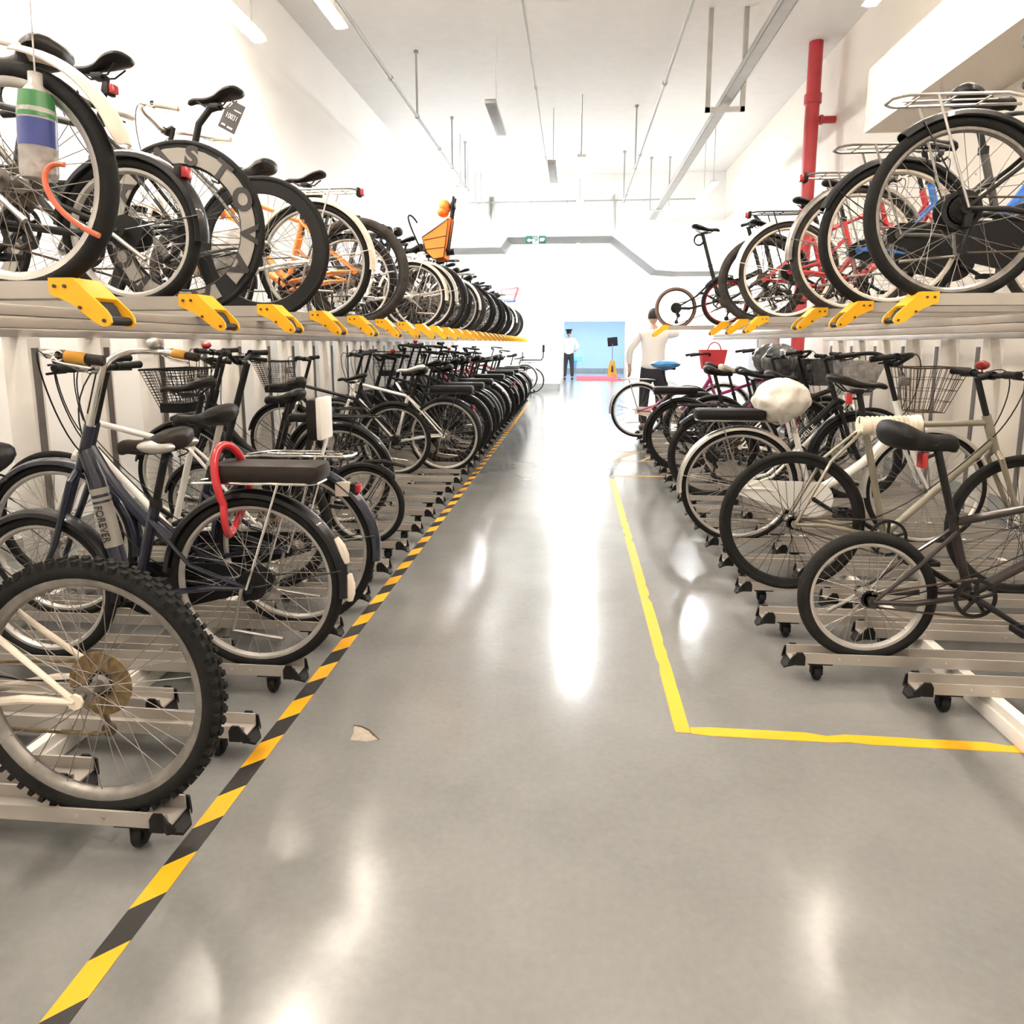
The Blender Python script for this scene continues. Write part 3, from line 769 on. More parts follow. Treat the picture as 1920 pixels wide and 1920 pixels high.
    ck_o = part('crankset', (key,), ck, S['crankcol'], b)
    for s, an in ((-1, -.55), (1, PI - .55)):
        px, pz = BB.x + .165 * math.cos(an), BB.z + .165 * math.sin(an)
        def pd(m):
            for dx in (-.036, .036): m.box((px + dx, s * .125, pz), (.016, .075, .022), .003)
            m.box((px, s * .091, pz), (.085, .009, .02), .002).box((px, s * .16, pz), (.085, .009, .02), .002); m.bar((px, s * .078, pz), (px, s * .16, pz), .006, 6)
        part('pedal', (key, s), pd, 'plastic', ck_o)
    gr = {'cassette': .052, 'free': .045, 'rusty': .068, 'single': .032, 'hub': .032}[S['gear']]
    def cs(m):
        k = 6 if S['gear'] in ('cassette', 'free', 'rusty') else 1
        for i in range(k):
            q = gr * (1 - .11 * i); yy = -.033 - .0042 * i
            pr = []
            N = 40
            for j in range(N):
                aa = 2 * PI * j / N; rr = q + (.003 if j % 2 else -.001); pr.append((rr * math.cos(aa), r + rr * math.sin(aa)))
            m.prism(pr, yy - .001, yy + .001)
        m.lathe([(gr * .4, -.031), (gr * .4, -.06), (.01, -.06)], 14, (0, 0, r))
    part('cassette', (S['gear'], r), cs, S['gearcol'], b)
    if S['gear'] == 'rusty':
        part('spoke_guard', (r,), lambda m: m.lathe([(.035, -.029), (.084, -.029), (.084, -.027), (.035, -.027)], 32, (0, 0, r), closed=True), 'rust', b, label='yellowed plastic spoke guard disc')
    gy = -.0445
    def chn(m):
        q = gr * .8
        m.bar((0, gy, r + q), (BB.x, gy, BB.z + cr_r), .0042, 5)
        if S['gear'] == 'single': m.bar((0, gy, r - q), (BB.x, gy, BB.z - cr_r), .0042, 5)
        else: m.tube([(.01, gy, r - q), (.03, gy, r - .075), (.0, gy, r - .135), (.03, gy, r - .15), (BB.x, gy, BB.z - cr_r)], .0042, 5)
    if not S['guard']: part('chain', (key, S['gear']), chn, S['chaincol'], b)
    if S['gear'] in ('cassette', 'free', 'rusty') and not (lod and y > 11):
        def der(m):
            m.box((.012, -.05, r - .04), (.03, .02, .05), .005).bar((.022, -.05, r - .06), (.0, -.05, r - .145), .007, 6)
            for px, pz in ((.022, -.075), (.004, -.137)): m.lathe([(0, -.006), (.019, -.006), (.019, .002), (0, .002)], 12, (px, -.046, r + pz))
        part('derailleur', (r,), der, S['gearcol'] if S['gear'] == 'rusty' else 'mblack', b)
    if S['guard']:
        def gd(m):
            pl = [(BB.x + .11 * math.cos(t), BB.z + .105 * math.sin(t)) for t in [PI * .55 - PI * 1.1 * i / 12 for i in range(13)]] + [(.02, r - .05), (-.045, r - .03), (-.05, r + .02), (.0, r + .05)]
            m.prism(pl, -.058, -.05)
        part('chain_guard', (key,), gd, S['guard'], b)
    if S['stand']:
        part('kickstand', (r,), lambda m: m.tube([(.02, .07, r), (.05, .085, r * .55), (-.14, .105, r * .5)] if r > .3 else [(.03, .07, r), (-.1, .09, r * .6)], .007, 6), 'steel', b)
    # fenders
    if S['fender']:
        w2 = S['tw'] * .5 + .011
        def fen(cx, a0, a1, cut, r=r):
            def f(m):
                N = 22 if lod else 34; rings = []
                for i in range(N + 1):
                    t = a0 + (a1 - a0) * i / N; rr = r + .017; row = []
                    sec = [(-w2, -.018), (-w2 * .9, -.004), (-w2 * .5, .004), (0, .007), (w2 * .5, .004), (w2 * .9, -.004), (w2, -.018)]
                    sec = sec + [(yy * .92, zz - .003) for yy, zz in reversed(sec)]
                    for yy, zz in sec: row.append((cx + (rr + zz) * math.cos(t), yy, r + (rr + zz) * math.sin(t)))
                    rings.append(row)
                m.loft(rings)
                for t in ((a0 + (a1 - a0) * .12),) if cx else ((a1 - (a1 - a0) * .1),):
                    for s in (-1, 1): m.bar((cx, s * .062, r), (cx + (r + .015) * math.cos(t), s * w2, r + (r + .015) * math.sin(t)), .0026, 5)
            return f
        part('rear_fender', (r, S['tw'], S['fendcut'], lod), fen(0, .12, PI * 1.0 + .12 - S['fendcut'], 0), S['fender'], b)
        part('front_fender', (fr_, S['tw'], wb, lod), fen(wb, -.55 + PI * .25, PI + .15, 0, fr_), S['fender'], b)
    # rack and cushion
    rz_ = r * 2 + .055
    if S['rack']:
        def rk(m):
            for s in (-1, 1):
                m.tube([(-.24, s * .055, rz_), (-.22, s * .065, rz_), (.10, s * .06, rz_), (.20, s * .03, rz_ - .01)], .0055, 6)
                m.bar((-.13, s * .066, rz_), (0, s * .075, r), .0045, 6)
            m.tube([(-.24, -.055, rz_), (-.265, -.03, rz_), (-.265, .03, rz_), (-.24, .055, rz_)], .0055, 6)
            for xx in (-.18, -.06, .06): m.bar((xx, -.062, rz_), (xx, .062, rz_), .004, 5)
            m.bar((-.22, 0, rz_), (.1, 0, rz_), .004, 5)
        part('luggage_rack', (r, lod), rk, S['rack'], b)
    if S['pad']:
        part('rack_cushion', (r,), lambda m: m.box((-.075, 0, rz_ + .035), (.40, .15, .065), .026), S['pad'], b)
    if S['basket']:
        kind, bc = S['basket']; bx = c.x + .06 + S['bdx']; bz = c.z - .02 + S['bdz']
        if kind == 'solid':
            part('basket', ('s', key, round(c.z, 2)), lambda m: m.loft([[(bx + .02, -.1, bz - .25), (bx + .18, -.1, bz - .25), (bx + .18, .1, bz - .25), (bx + .02, .1, bz - .25)],
                 [(bx, -.16, bz), (bx + .26, -.16, bz), (bx + .26, .16, bz), (bx, .16, bz)], [(bx + .005, -.155, bz), (bx + .255, -.155, bz), (bx + .255, .155, bz), (bx + .005, .155, bz)],
                 [(bx + .03, -.095, bz - .24), (bx + .175, -.095, bz - .24), (bx + .175, .095, bz - .24), (bx + .03, .095, bz - .24)]]), bc, b)
        else:
            fine = kind == 'mesh'
            def bk(m):
                lo = [(bx + .03, -.10), (bx + .19, -.10), (bx + .19, .10), (bx + .03, .10)]; hi = [(bx, -.165), (bx + .27, -.165), (bx + .27, .165), (bx, .165)]
                dz = .25
                def pt(e, t, h):
                    A0, A1 = V(lo[e]), V(lo[(e + 1) % 4]); B0, B1 = V(hi[e]), V(hi[(e + 1) % 4])
                    p = A0.lerp(A1, t).lerp(B0.lerp(B1, t), h); return V((p.x, p.y, bz - dz + dz * h))
                m.tube([pt(e, 0, 1) for e in range(4)], .006 if not fine else .008, 6, closed=True)
                nr, nv = ((14, 8) if fine else (4, 7)) if not lod else (6, 5)
                for i in range(nr): m.tube([pt(e, 0, i / nr) for e in range(4)], .0018, 4, closed=True)
                for e in range(4):
                    for j in range(nv): m.bar(pt(e, j / nv, 0), pt(e, j / nv, 1), .0022, 4)
                for j in range(1, 6):
                    m.bar((bx + .03 + .16 * j / 6, -.1, bz - dz), (bx + .03 + .16 * j / 6, .1, bz - dz), .0022, 4); m.bar((bx + .03, -.1 + .2 * j / 6, bz - dz), (bx + .19, -.1 + .2 * j / 6, bz - dz), .0022, 4)
            bo = part('basket', (kind, key, round(bz, 2), round(bx, 2)), bk, bc, b)
            if fine: part('basket_base', (key, round(bz, 2), round(bx, 2)), lambda m: m.box((bx + .11, 0, bz - .245), (.165, .205, .06), .006), bc, bo)
        part('basket_stay', (key, round(c.z, 2), S['bdx'], S['bdz']), lambda m: m.bar((bx + .08, -.09, bz - .25), (wb, -.066, r), .004, 5).bar((bx + .08, .09, bz - .25), (wb, .066, r), .004, 5).box((bx + .01, 0, bz - .08), (.05, .06, .05), .005), 'steel', b)
    if S['light']:
        lp = {'fender': (-(r + .035) * math.cos(.75), 0, r + (r + .035) * math.sin(.75)), 'post': tuple(ST + sa * .12 + V((-.035, 0, 0))), 'rack': (-.285, 0, rz_ - .01)}[S['light']]
        lo = part('tail_light', (S['light'], r), lambda m: m.box((.015, 0, 0), (.02, .05, .045), .004), 'plastic', b, lp)
        part('red_lens', (), lambda m: m.box((-.002, 0, 0), (.022, .038, .034), .005), 'redlens', lo)
    return b, P

ZU, ZL = 1.388, .088
GL, GU = 'bicycles on the lower tier by the striped tape', 'bicycles on the upper tier over the striped tape'
HL, HU = 'bicycles on the lower tier by the plain yellow line', 'bicycles on the upper tier over the plain yellow line'
def sub(name, mb, m, parent, loc=None, label=None, rot=None): return put(name, mb.mesh(name), m, parent, loc, label, rot)
def xf(b, p):   # bike-local point to world
    return Matrix.Translation(b.location) @ b.rotation_euler.to_matrix().to_4x4() @ V(p)

# ---- lower tier by the striped tape
b, P = bike(dict(type='mtb', r=.338, tw=.056, knob=True, rimcol='steel', frame='cream', gear='rusty', gearcol='rustdark', bar='flat', barh=1.06, saddle='city', sadh=.92, spring=True, light=None, chaincol='rust', stand=False, wb=1.08, rimdepth=.026),
     'mountain bike with big knobbly tyres and rusty gears, nearest beside the striped tape', -1.18, 1.487, ZL - .004, PI, GL)
b, P = bike(dict(type='ebike', r=.325, tw=.044, frame='navy', fork='navy', bar='swept', barh=1.13, barcol='chrome', stemcol='chrome', gripcol='brownleather', gripband='gripyellow', levercol='chrome', bell='silver', saddle='city', sadh=.86, sadoff=.05, sadcol='brownleather',
     spring=True, rack='chrome', pad='brownleather', fender='black', gear='hub', gearcol='mblack', hubr=.055, hubcol='mblack', guard='plastic', postcol='mblack', light=None, wb=.82, fr=.28),
     'dark navy city bicycle with lettered down tube and long dark rack cushion', -1.14, 2.285, ZL, PI, GL)
L2 = b
q0, q1 = P['HTb'] + V((-.05, 0, -.06)), P['BB'] + V((.12, 0, .16))
sdl = [c for c in b.children if c.name.startswith('saddle')][0]
for sg in (-1, 1): sub('side_panel', MB().ell((-.062, sg * .075, -.03), (.07, .026, .024), 16, 10), 'silver', sdl, None, 'silver side panel')
dr = (q1 - q0).normalized(); nn = V((0, 1, 0))
q1 = P['BB'] + V((.05, 0, .05)); dr = (q1 - q0).normalized(); cpt = q0.lerp(q1, .42)
sub('tube_decal', MB().tube([cpt - dr * .075, cpt + dr * .09], .0316, 16), 'decal', b, None, 'grey printed decal on the down tube')
put_text('lettering', 'FOREVER', .042, 'tagblack', b, cpt + V((0, .0318, 0)), dr, (0, 1, 0), .8)
sub('upper_decal', MB().tube([q0.lerp(q1, .08), q0.lerp(q1, .14)], .0316, 16).tube([q0.lerp(q1, .17), q0.lerp(q1, .20)], .0316, 16), 'decal', b, None, 'small grey label near the head tube')
rr = .325
for k, t in enumerate((2.62, 3.02)):
    A = MB(); A.tube([(V((0, 0, rr)) + V((math.cos(u), 0, math.sin(u))) * (rr + .026)) + V((0, .0, 0)) for u in (t, t + .1, t + .2, t + .28)], [.012, .019, .019, .012], 8)
    sub('fender_stripe', A, 'cream', b, None, 'cream reflective strip on the fender')
b, P = bike(dict(type='city', r=.342, tw=.04, frame='navy', bar='flat', barh=1.08, saddle='city', sadh=.91, sadoff=.07, sadcol='leather', fender='navy', rack='chrome', gear='hub', guard='plastic', gearcol='mblack', postcol='silver', light='fender', rimcol='rimsilver', wb=1.04),
     'navy fendered bicycle with chrome rack and white backrest pad, behind the lettered one', -1.15, 2.666, ZL, PI, GL)
sub('sticker', MB().b2((-.25, .012, .60), (-.19, .03, .66), .004), 'cream', b, (0, 0, -.03), 'cream sticker on the fender')
sub('backrest_post', MB().tube([(-.14, .02, .74), (-.16, .02, .80), (-.15, .02, .90)], .008, 8), 'white', b, None, 'white bent post')
sub('backrest_pad', MB().box((-.125, .02, .885), (.05, .13, .17), .022), 'leather', b); sub('pad_cover', MB().box((-.155, .02, .89), (.024, .13, .17), .011), 'white', b, None, 'white back of the passenger pad')
b, P = bike(dict(type='diamond', r=.335, tw=.04, frame='white', bar='flat', barh=1.1, saddle='sport', sadh=1.0, sadoff=.07, fender=None, gear='cassette', rimcol='mblack', postcol='mblack', wb=1.04), 'white framed bicycle with tall black saddle, third behind the knobbly tyre', -1.47, 3.06, ZL, PI, GL)
b, P = bike(dict(type='fold', r=.240, tw=.04, frame='black', bar='riser', barh=1.08, saddle='city', sadh=.80, sadcol='leather', fender='plastic', fendcut=.9, gear='single', wb=.98, gearcol='mblack'),
     'small wheeled black folding bicycle with long thin fender tail', -1.22, 3.845, ZL, PI, GL)
sub('fender_tail', MB().tube([(.0, 0, .50), (-.12, 0, .505), (-.25, 0, .475)], [.012, .014, .006], 8), 'plastic', b)
b, P = bike(dict(type='city', r=.335, tw=.042, frame='black', bar='flat', barh=1.13, saddle='city', sadh=.87, sadoff=.05, sadcol='leather', fender='black', rack='mblack', gear='hub', hubr=.05, hubcol='mblack', guard='plastic', basket=('mesh', 'plastic'), bdx=.07, bdz=-.09, bell='redlens', light=None, wb=1.05),
     'black city bicycle with dense mesh basket and red bell, beside the folding one', -1.50, 4.24, ZL, PI, GL)
b, P = bike(dict(type='city', r=.335, tw=.042, frame='mblack', bar='swept', barh=1.06, saddle='city', sadh=.92, fender='black', gear='hub', guard='plastic', basket=('wire', 'mblack'), rack='mblack', wb=1.05),
     'black bicycle with open wire basket, set back behind the red belled one', -1.74, 4.763, ZL, PI, GL)
b, P = bike(dict(type='diamond', r=.328, tw=.046, frame='mblack', fork='silver', bar='flat', barh=1.05, saddle='sport', sadh=.90, sadoff=.08, gear='single', hubr=.045, hubcol='mblack', gearcol='mblack', basket=('mesh', 'plastic'), bdx=.08, wb=1.02, fender='plastic', fendcut=1.3),
     'black straight tube bicycle with front mesh basket, beside the white saddled road bicycle', -1.59, 5.947, ZL, PI, GL)
b, P = bike(dict(type='diamond', r=.342, tw=.036, frame='white', bar='flat', barh=1.08, saddle='sport', sadh=.97, sadcol='white', gear='cassette', gearcol='steel', rack='mblack', pad='plastic', wb=1.03, rimdepth=.026),
     'white road bicycle with white saddle and black rack pad', -1.19, 6.2, ZL, PI, GL)
# the dense far stretch: mostly black machines
far = []
styles = [
 dict(type='city', frame='black', fender='black', rack='mblack', pad='leather', guard='plastic', gear='hub', hubr=.06, hubcol='mblack', mag=0, tw=.055, bar='swept'),
 dict(type='city', frame='mblack', fender='black', rack='mblack', guard='plastic', gear='hub', mag=6, rimcol='mblack', bar='flat', hubcol='mblack', tw=.055),
 dict(type='diamond', frame='black', fender='black', fendcut=.6, rack='mblack', gear='cassette', bar='flat', gearcol='mblack'),
 dict(type='city', frame='black', fender='black', rack='mblack', pad='leather', guard='plastic', gear='hub', bar='swept', basket=('mesh', 'plastic')),
 dict(type='mtb', frame='mblack', gear='cassette', bar='flat', tw=.055, gearcol='mblack', rimcol='mblack'),
 dict(type='city', frame='black', fender='silver', rack='silver', guard='plastic', gear='hub', bar='swept', basket=('wire', 'mblack')),
 dict(type='diamond', frame='red', fender='black', fendcut=.6, rack='mblack', gear='cassette', bar='flat', gearcol='mblack'),
]
words = ['black bicycle with padded rack', 'black spoked-casting bicycle with rack', 'black flat barred bicycle with short fender', 'black basket bicycle with padded rack', 'matt black mountain bicycle', 'black bicycle with silver fenders', 'red framed bicycle with black rack']
order = [1, 0, 2, 3, 1, 4, 0, 5, 2, 0, 6, 1, 3, 0, 2, 5, 0, 6, 1, 2]
rnd = random.Random(3)
k = 0
for j in range(13, 32):
    y = LLL[j]; s = dict(styles[order[k]]); w0 = words[order[k]]
    s.update(r=.335 if k % 4 else .325, sadh=.92 + rnd.random() * .09, barh=1.0 + rnd.random() * .19, bell='redlens' if rnd.random() < .25 else None, saddle='city' if rnd.random() < .7 else 'sport', wb=1.03)
    s.setdefault('rimcol', 'rimsilver' if rnd.random() < .4 else 'mblack')
    if rnd.random() < .3: s['light'] = 'fender' if s.get('fender') else None
    bike(s, '%s, %s from near end, lower row by striped tape' % (w0, ordw[k + 9]), -1.19 + rnd.uniform(-.05, .05), y, ZL, PI, GL)
    if False:
        s2 = dict(styles[(order[k] + 2) % 6]); s2.update(r=.33, sadh=.95, barh=1.1, wb=1.02)
        bike(s2, '%s, set back behind the %s bicycle' % (words[(order[k] + 2) % 6], ordw[k + 10]), -1.5, y + .196, ZL, PI, GL)
    k += 1
b, P = bike(dict(type='city', r=.335, frame='silver', fender='silver', rack='mblack', gear='hub', guard='silver', bar='swept', barh=1.08, sadh=.92, saddle='city', tw=.036, lod=True), 'silver city bicycle with child grab rail, last one near the far wall', -1.25, 17.35, ZL, PI, GL)
sub('grab_rail', MB().tube([(.05, 0, .75), (.05, 0, .98)], .012, 8).tube([(.1, 0, .78), (-.42, 0, .78), (-.47, 0, .85), (-.48, 0, 1.15)], .016, 8).tube([(-.478, 0, .98), (-.48, 0, 1.16)], .03, 10), 'mblack', b)
b, P = bike(dict(type='city', r=.335, frame='silver', fender='silver', gear='hub', guard='silver', bar='swept', barh=1.08, sadh=.92, tw=.036, lod=True), 'silver bicycle standing just behind the one with the child grab rail', -1.10, 17.85, .0, PI, GL)

# ---- upper tier over the striped tape
b, P = bike(dict(type='mtb', r=.275, tw=.045, frame='steel', bar='flat', barh=1.0, saddle='city', sadh=.88, gear='cassette', rimcol='rimsilver', wb=1.0, rimdepth=.024, basket=('wire', 'silver'), lod=False),
     'bicycle with cream clip-on mudguard, first above the striped tape', -1.375, LUS[0], ZU, PI, GU)
U1 = b
m = MB(); rings = []
for i in range(13):
    t = 1.75 + 1.15 * i / 12; q = .305 + .012 * (i / 12); row = []
    for yy, zz in ((-.036, -.012), (-.02, .002), (0, .006), (.02, .002), (.036, -.012), (.034, -.016), (.018, -.003), (0, .002), (-.018, -.003), (-.034, -.016)):
        row.append(((q + zz) * math.cos(t), yy * (1 if i < 12 else .6), .275 + (q + zz) * math.sin(t)))
    rings.append(row)
m.loft(rings); m.bar((-.055, 0, .58), (.17, 0, .64), .008, 8)
sub('mudguard', m, 'cream', b, None, 'cream clip-on mudguard')
b, P = bike(dict(type='fold', r=.236, tw=.04, frame='mblack', bar='riser', barh=1.0, saddle='city', sadh=.80, fender='black', gear='hub', hubr=.055, hubcol='mblack', gearcol='mblack', light='fender', wb=.98, rack=None, lod=False, rimdepth=.02),
     'small wheeled black folding bicycle with red tail light, second above striped tape', -1.44, LUS[1], ZU, PI, GU)
b, P = bike(dict(type='light', r=.342, tw=.026, rimdepth=.085, rimcol='mblack', frame='black', bar='drop', barh=1.0, saddle='sport', sadh=.98, gear='cassette', gearcol='mblack', hubr=.03, hubcol='mblack', spokecol='mblack', wb=1.0, stand=False, light='post'),
     'black racing bicycle with deep lettered grey-patched rims, third above striped tape', -1.58, LUS[2], ZU, PI, GU)
U3 = b
for wx in (0, 1.0):
    ro = .342 - .026 * .92 + .006
    for band in range(2):
        a0 = PI * band + (1.83 if wx == 0 else 1.2)
        for i, ch in enumerate('ASTOVA'):
            an = a0 - .48 * i
            am = an; cc = V((-math.cos(am), 0, math.sin(am)))
            # local bike x is mirrored in the picture, so letters run the other way round the rim
            rad = V((math.cos(PI - am), 0, math.sin(PI - am)))
            tan = V((math.sin(PI - am), 0, -math.cos(PI - am)))
            rmid = ro - .045
            p = V((wx, .0125, .342)) + rad * rmid
            put_text('rim_letter', ch, .098, 'tagblack', b, p + V((0, .0012, 0)), -tan, (0, 1, 0), 1.15, .0045)
        mm = MB(); N = 16; inn, out = [], []
        for i in range(N + 1):
            an = PI - (a0 + .25 - (.48 * 6) * i / N)
            for rr_, yy in ((ro - .074, .0122), (ro - .016, .0138)):
                (inn if rr_ < ro - .05 else out).append(V((wx + rr_ * math.cos(an), yy, .342 + rr_ * math.sin(an))))
        mm.loft([inn, out], caps=False, closed=False); back = MB()
        mm.loft([[p - V((0, .004, 0)) for p in inn], [p - V((0, .004, 0)) for p in out]], caps=False, closed=False)
        sub('rim_decal', mm, 'decal', b, None, 'grey patch with black letters on the rim')
b, P = bike(dict(type='light', r=.337, tw=.03, rimdepth=.062, rimcol='mblack', frame='greyframe', bar='flat', barh=1.02, saddle='sport', sadh=1.0, gear='single', gearcol='mblack', hubcol='mblack', wb=1.0, stand=False, setback=1, barcol='silver', gripcol='silver'),
     'black deep rimmed bicycle with bent seat post, fourth above striped tape', -1.51, LUS[3], ZU, PI, GU)
U4 = b
b, P = bike(dict(type='city', r=.33, tw=.044, frame='white', bar='swept', barh=1.08, barcol='silver', gripcol='cream', levercol='silver', saddle='city', sadh=.86, fender='cream', rack='silver', gear='cassette', gearcol='rustdark', wb=1.05, sadcol='leather', light='rack', spring=True),
     'white bicycle with cream fenders and silver rack, fifth above striped tape', -1.46, LUS[4], ZU, PI, GU)
b, P = bike(dict(type='mtb', r=.338, tw=.06, frame='orange', bar='flat', barh=1.02, saddle='sport', sadh=.93, gear='cassette', wb=1.06, rimcol='mblack', tyrecol='rubber_dusty'),
     'orange framed bicycle with fat black tyres, sixth above striped tape', -1.39, LUS[5], ZU, PI, GU)
b, P = bike(dict(type='city', r=.33, tw=.042, frame='orange', bar='flat', barh=1.0, saddle='city', sadh=.92, gear='hub', wb=1.05, fender='black', rack='mblack', guard='plastic'),
     'orange bicycle with black fenders, seventh above striped tape', -1.62, LUS[6], ZU, PI, GU)
b, P = bike(dict(type='city', r=.295, tw=.036, frame='white', bar='swept', barh=1.02, saddle='city', sadh=.86, gear='cassette', gearcol='silver', wb=1.0, fender='cream', rack='silver', barcol='silver', lod=False),
     'white bicycle carrying an orange child seat, eighth above striped tape', -1.42, LUS[8], ZU, PI, GU)
CSX = (-.165, 0, .05)
seat = sub('child_seat', MB().tube([(-.26, 0, .73), (.05, 0, .70)], .03, 10).box((-.08, 0, .74), (.30, .20, .03), .012), 'mblack', b, CSX); seat.scale = (.8, .85, .85)
sub('seat_frame', MB().tube([(-.19, .05, .74), (-.24, .05, 1.08), (-.27, .05, 1.26)], .014, 8).tube([(-.19, -.05, .74), (-.24, -.05, 1.08), (-.27, -.05, 1.26)], .014, 8).box((-.255, 0, 1.18), (.05, .10, .06), .012), 'mblack', seat)
def sidepl(m):
    pl = [(-.17, .66), (-.235, 1.03), (-.215, 1.035), (-.06, .93), (.06, .86), (.045, .82), (.02, .72), (-.06, .645)]
    for s in (-1, 1): m.prism(pl, s * .115 - .018, s * .115 + .018)
    m.prism([(-.17, .66), (-.245, 1.05), (-.205, 1.04), (-.14, .70)], -.115, .115)
sub('side_shell', (lambda mm: (sidepl(mm), mm)[1])(MB()), 'seatorange', seat, None, 'orange fabric shell')
def piping(m, s):
        m.tube([(-.17, s * .135, .66), (-.06, s * .135, .645), (.02, s * .135, .72), (.06, s * .135, .86), (-.06, s * .135, .93), (-.225, s * .135, 1.035), (-.17, s * .135, .66)], .006, 5)
        m.tube([(.04, s * .134, .83), (-.2, s * .134, .87)], .004, 5); m.tube([(.02, s * .134, .74), (-.185, s * .134, .76)], .004, 5)
for sg in (-1, 1): sub('piping', (lambda mm: (piping(mm, sg), mm)[1])(MB()), 'mblack', seat)
sub('headrest', MB().ell((-.165, 0, 1.17), (.062, .10, .07)).ell((-.145, 0, 1.115), (.062, .10, .045)), 'seatorange', seat, None, 'orange padded headrest')
sub('grab_handle', MB().tube(bez([(.10, 0, .74), (.22, 0, 1.0), (.30, 0, 1.12), (.22, 0, 1.15), (.14, 0, 1.02)], 12), .011, 8), 'mblack', seat)
ustyles = [
 dict(type='city', frame='black', fender='silver', rack='silver', guard='plastic', gear='hub', bar='swept'),
 dict(type='mtb', frame='mblack', gear='cassette', bar='flat', tw=.055, rimcol='mblack', gearcol='mblack'),
 dict(type='city', frame='greyframe', fender='black', gear='cassette', bar='flat', rack='mblack'),
 dict(type='diamond', frame='black', gear='cassette', bar='flat', fender='plastic', fendcut=1.2),
 dict(type='mtb', frame='black', gear='cassette', bar='flat', tw=.055, rimcol='mblack', knob=False, tyrecol='rubber_dusty'),
 dict(type='city', frame='white', fender='white', guard='plastic', gear='hub', bar='swept', rack='silver'),
]
uw = ['black bicycle with silver fenders', 'matt black mountain bicycle', 'grey bicycle with black fenders', 'black bicycle with short rear fender', 'dusty tyred black mountain bicycle', 'white bicycle with white fenders']
uo = [0, 2, 1, 0, 4, 3, 2, 1, 3, 4, 2, 1, 5, 1, 4, 3, 1, 0]
for k in range(9, 26):
    i = uo[k - 9]; s = dict(ustyles[i]); s.update(r=.335 if k % 3 else .322, sadh=.92 + rnd.random() * .07, barh=1.03 + rnd.random() * .06, saddle='city' if k % 2 else 'sport', wb=1.04)
    s.setdefault('rimcol', 'mblack' if k % 3 else 'rimsilver')
    b, P = bike(s, '%s, %s above the striped tape' % (uw[i], ordw[k - 1]), -1.44 + rnd.uniform(-.04, .04), LUS[k], ZU, PI, GU)
    if k == 23:
        sub('rear_carrier', MB().tube([(-.2, -.1, .74), (-.3, -.1, 1.02), (-.3, .1, 1.02), (-.2, .1, .74)], .01, 6).tube([(.05, -.1, .74), (.05, -.1, .98), (-.3, -.1, 1.02)], .008, 6).tube([(.05, .1, .74), (.05, .1, .98), (-.3, .1, 1.02)], .008, 6).bar((-.27, -.1, .9), (.05, -.1, .88), .006, 5), 'red', b, None, 'red tubular carrier frame')
        sub('carrier_base', MB().box((-.08, 0, .76), (.34, .22, .05), .012), 'bluef', b, None, 'blue carrier tray')

# ---- lower tier by the plain yellow line
b, P = bike(dict(type='bmx', r=.25, tw=.05, frame='brownframe', bar='flat', barh=.98, saddle='cover', sadh=.88, bbx=.36, sadoff=-.06, sadcol='plastic', gear='single', gearcol='mblack', wb=.98, rimcol='rimsilver', stand=True, postcol='mblack', crankcol='mblack', tyrecol='rubber', spokecol='steel'),
     'small wheeled dark bronze bicycle with covered saddle, nearest by the yellow line', 1.10, 2.55, ZL, 0, HL)
t0 = P['ST'] + P['sa'] * .22 + V((-.06, 0, 0))
sub('tail_light', MB().box(tuple(t0), (.02, .045, .06), .006), 'redlens', b); sub('light_arm', MB().bar(tuple(t0), tuple(t0 + V((.06, 0, .03))), .006, 6), 'mblack', b)
b, P = bike(dict(type='diamond', r=.34, tw=.036, frame='champagne', bar='flat', barh=1.04, saddle='sport', sadh=1.02, sadoff=-.01, sax=.23, bbx=.43, stl=.57, gear='single', gearcol='mblack', wb=1.04, rimcol='mblack', rimdepth=.03, postcol='mblack', crankcol='mblack', spokecol='mblack', stand=False, bell='redlens'),
     'champagne bicycle with cream foam roll round its top tube', 1.05, 3.30, ZL, 0, HL)
sa = P['sa']; A = P['ST'] - sa * .03; B = P['HTt'] - V((-.31, 0, .95)).normalized() * .03
d = (B - A); dn = d.normalized(); pts, rs = [], []
for i in range(41):
    t = i / 40; pts.append(A + dn * (-.025 + .265 * t)); rs.append((.041 + .0045 * math.cos(i * 2.1)) if 6 < i < 38 else .046)
sub('foam_roll', MB().tube(pts, rs, 14), 'foam', b, None, 'cream corrugated foam wrapped round the top tube')
t0 = P['ST'] + sa * .10 + V((-.05, 0, 0))
sub('tail_light', MB().box(tuple(t0), (.02, .04, .05), .006), 'redlens', b); sub('light_arm', MB().bar(tuple(t0), tuple(t0 + V((.05, 0, .0))), .006, 6), 'mblack', b)
b, P = bike(dict(type='city', r=.342, tw=.036, frame='white', bar='swept', barh=1.10, barcol='mblack', stemcol='mblack', saddle='city', sadh=.87, gear='hub', guard='white', wb=1.06, fender='silver', rimcol='rimsilver', rack='steel', pad='leather', basket=('wire', 'rustdark'), postcol='chrome', bbx=.42, sadoff=-.05),
     'white bicycle with silver fenders, black rack cushion and wire basket, third by yellow line', .99, 4.11, ZL, 0, HL)
R3 = (b, P)
b, P = bike(dict(type='mtb', r=.335, tw=.05, frame='mblack', bar='flat', barh=1.08, saddle='sport', sadh=.97, gear='cassette', gearcol='mblack', wb=1.06, rimcol='mblack', basket=('solid', 'bagclear'), fender='black', fendcut=.9, rack='mblack'),
     'black lettered mountain bicycle with grey front basket, fourth by the yellow line', 1.06, 5.28, ZL, 0, HL)
q0, q1 = P['HTb'] + V((-.02, 0, -.02)), P['BB']; dr = (q0 - q1).normalized()
put_text('lettering', 'AMEILE', .05, 'white', b, q1.lerp(q0, .52) + V((0, -.0245, 0)), dr, (0, -1, 0), 1.2)
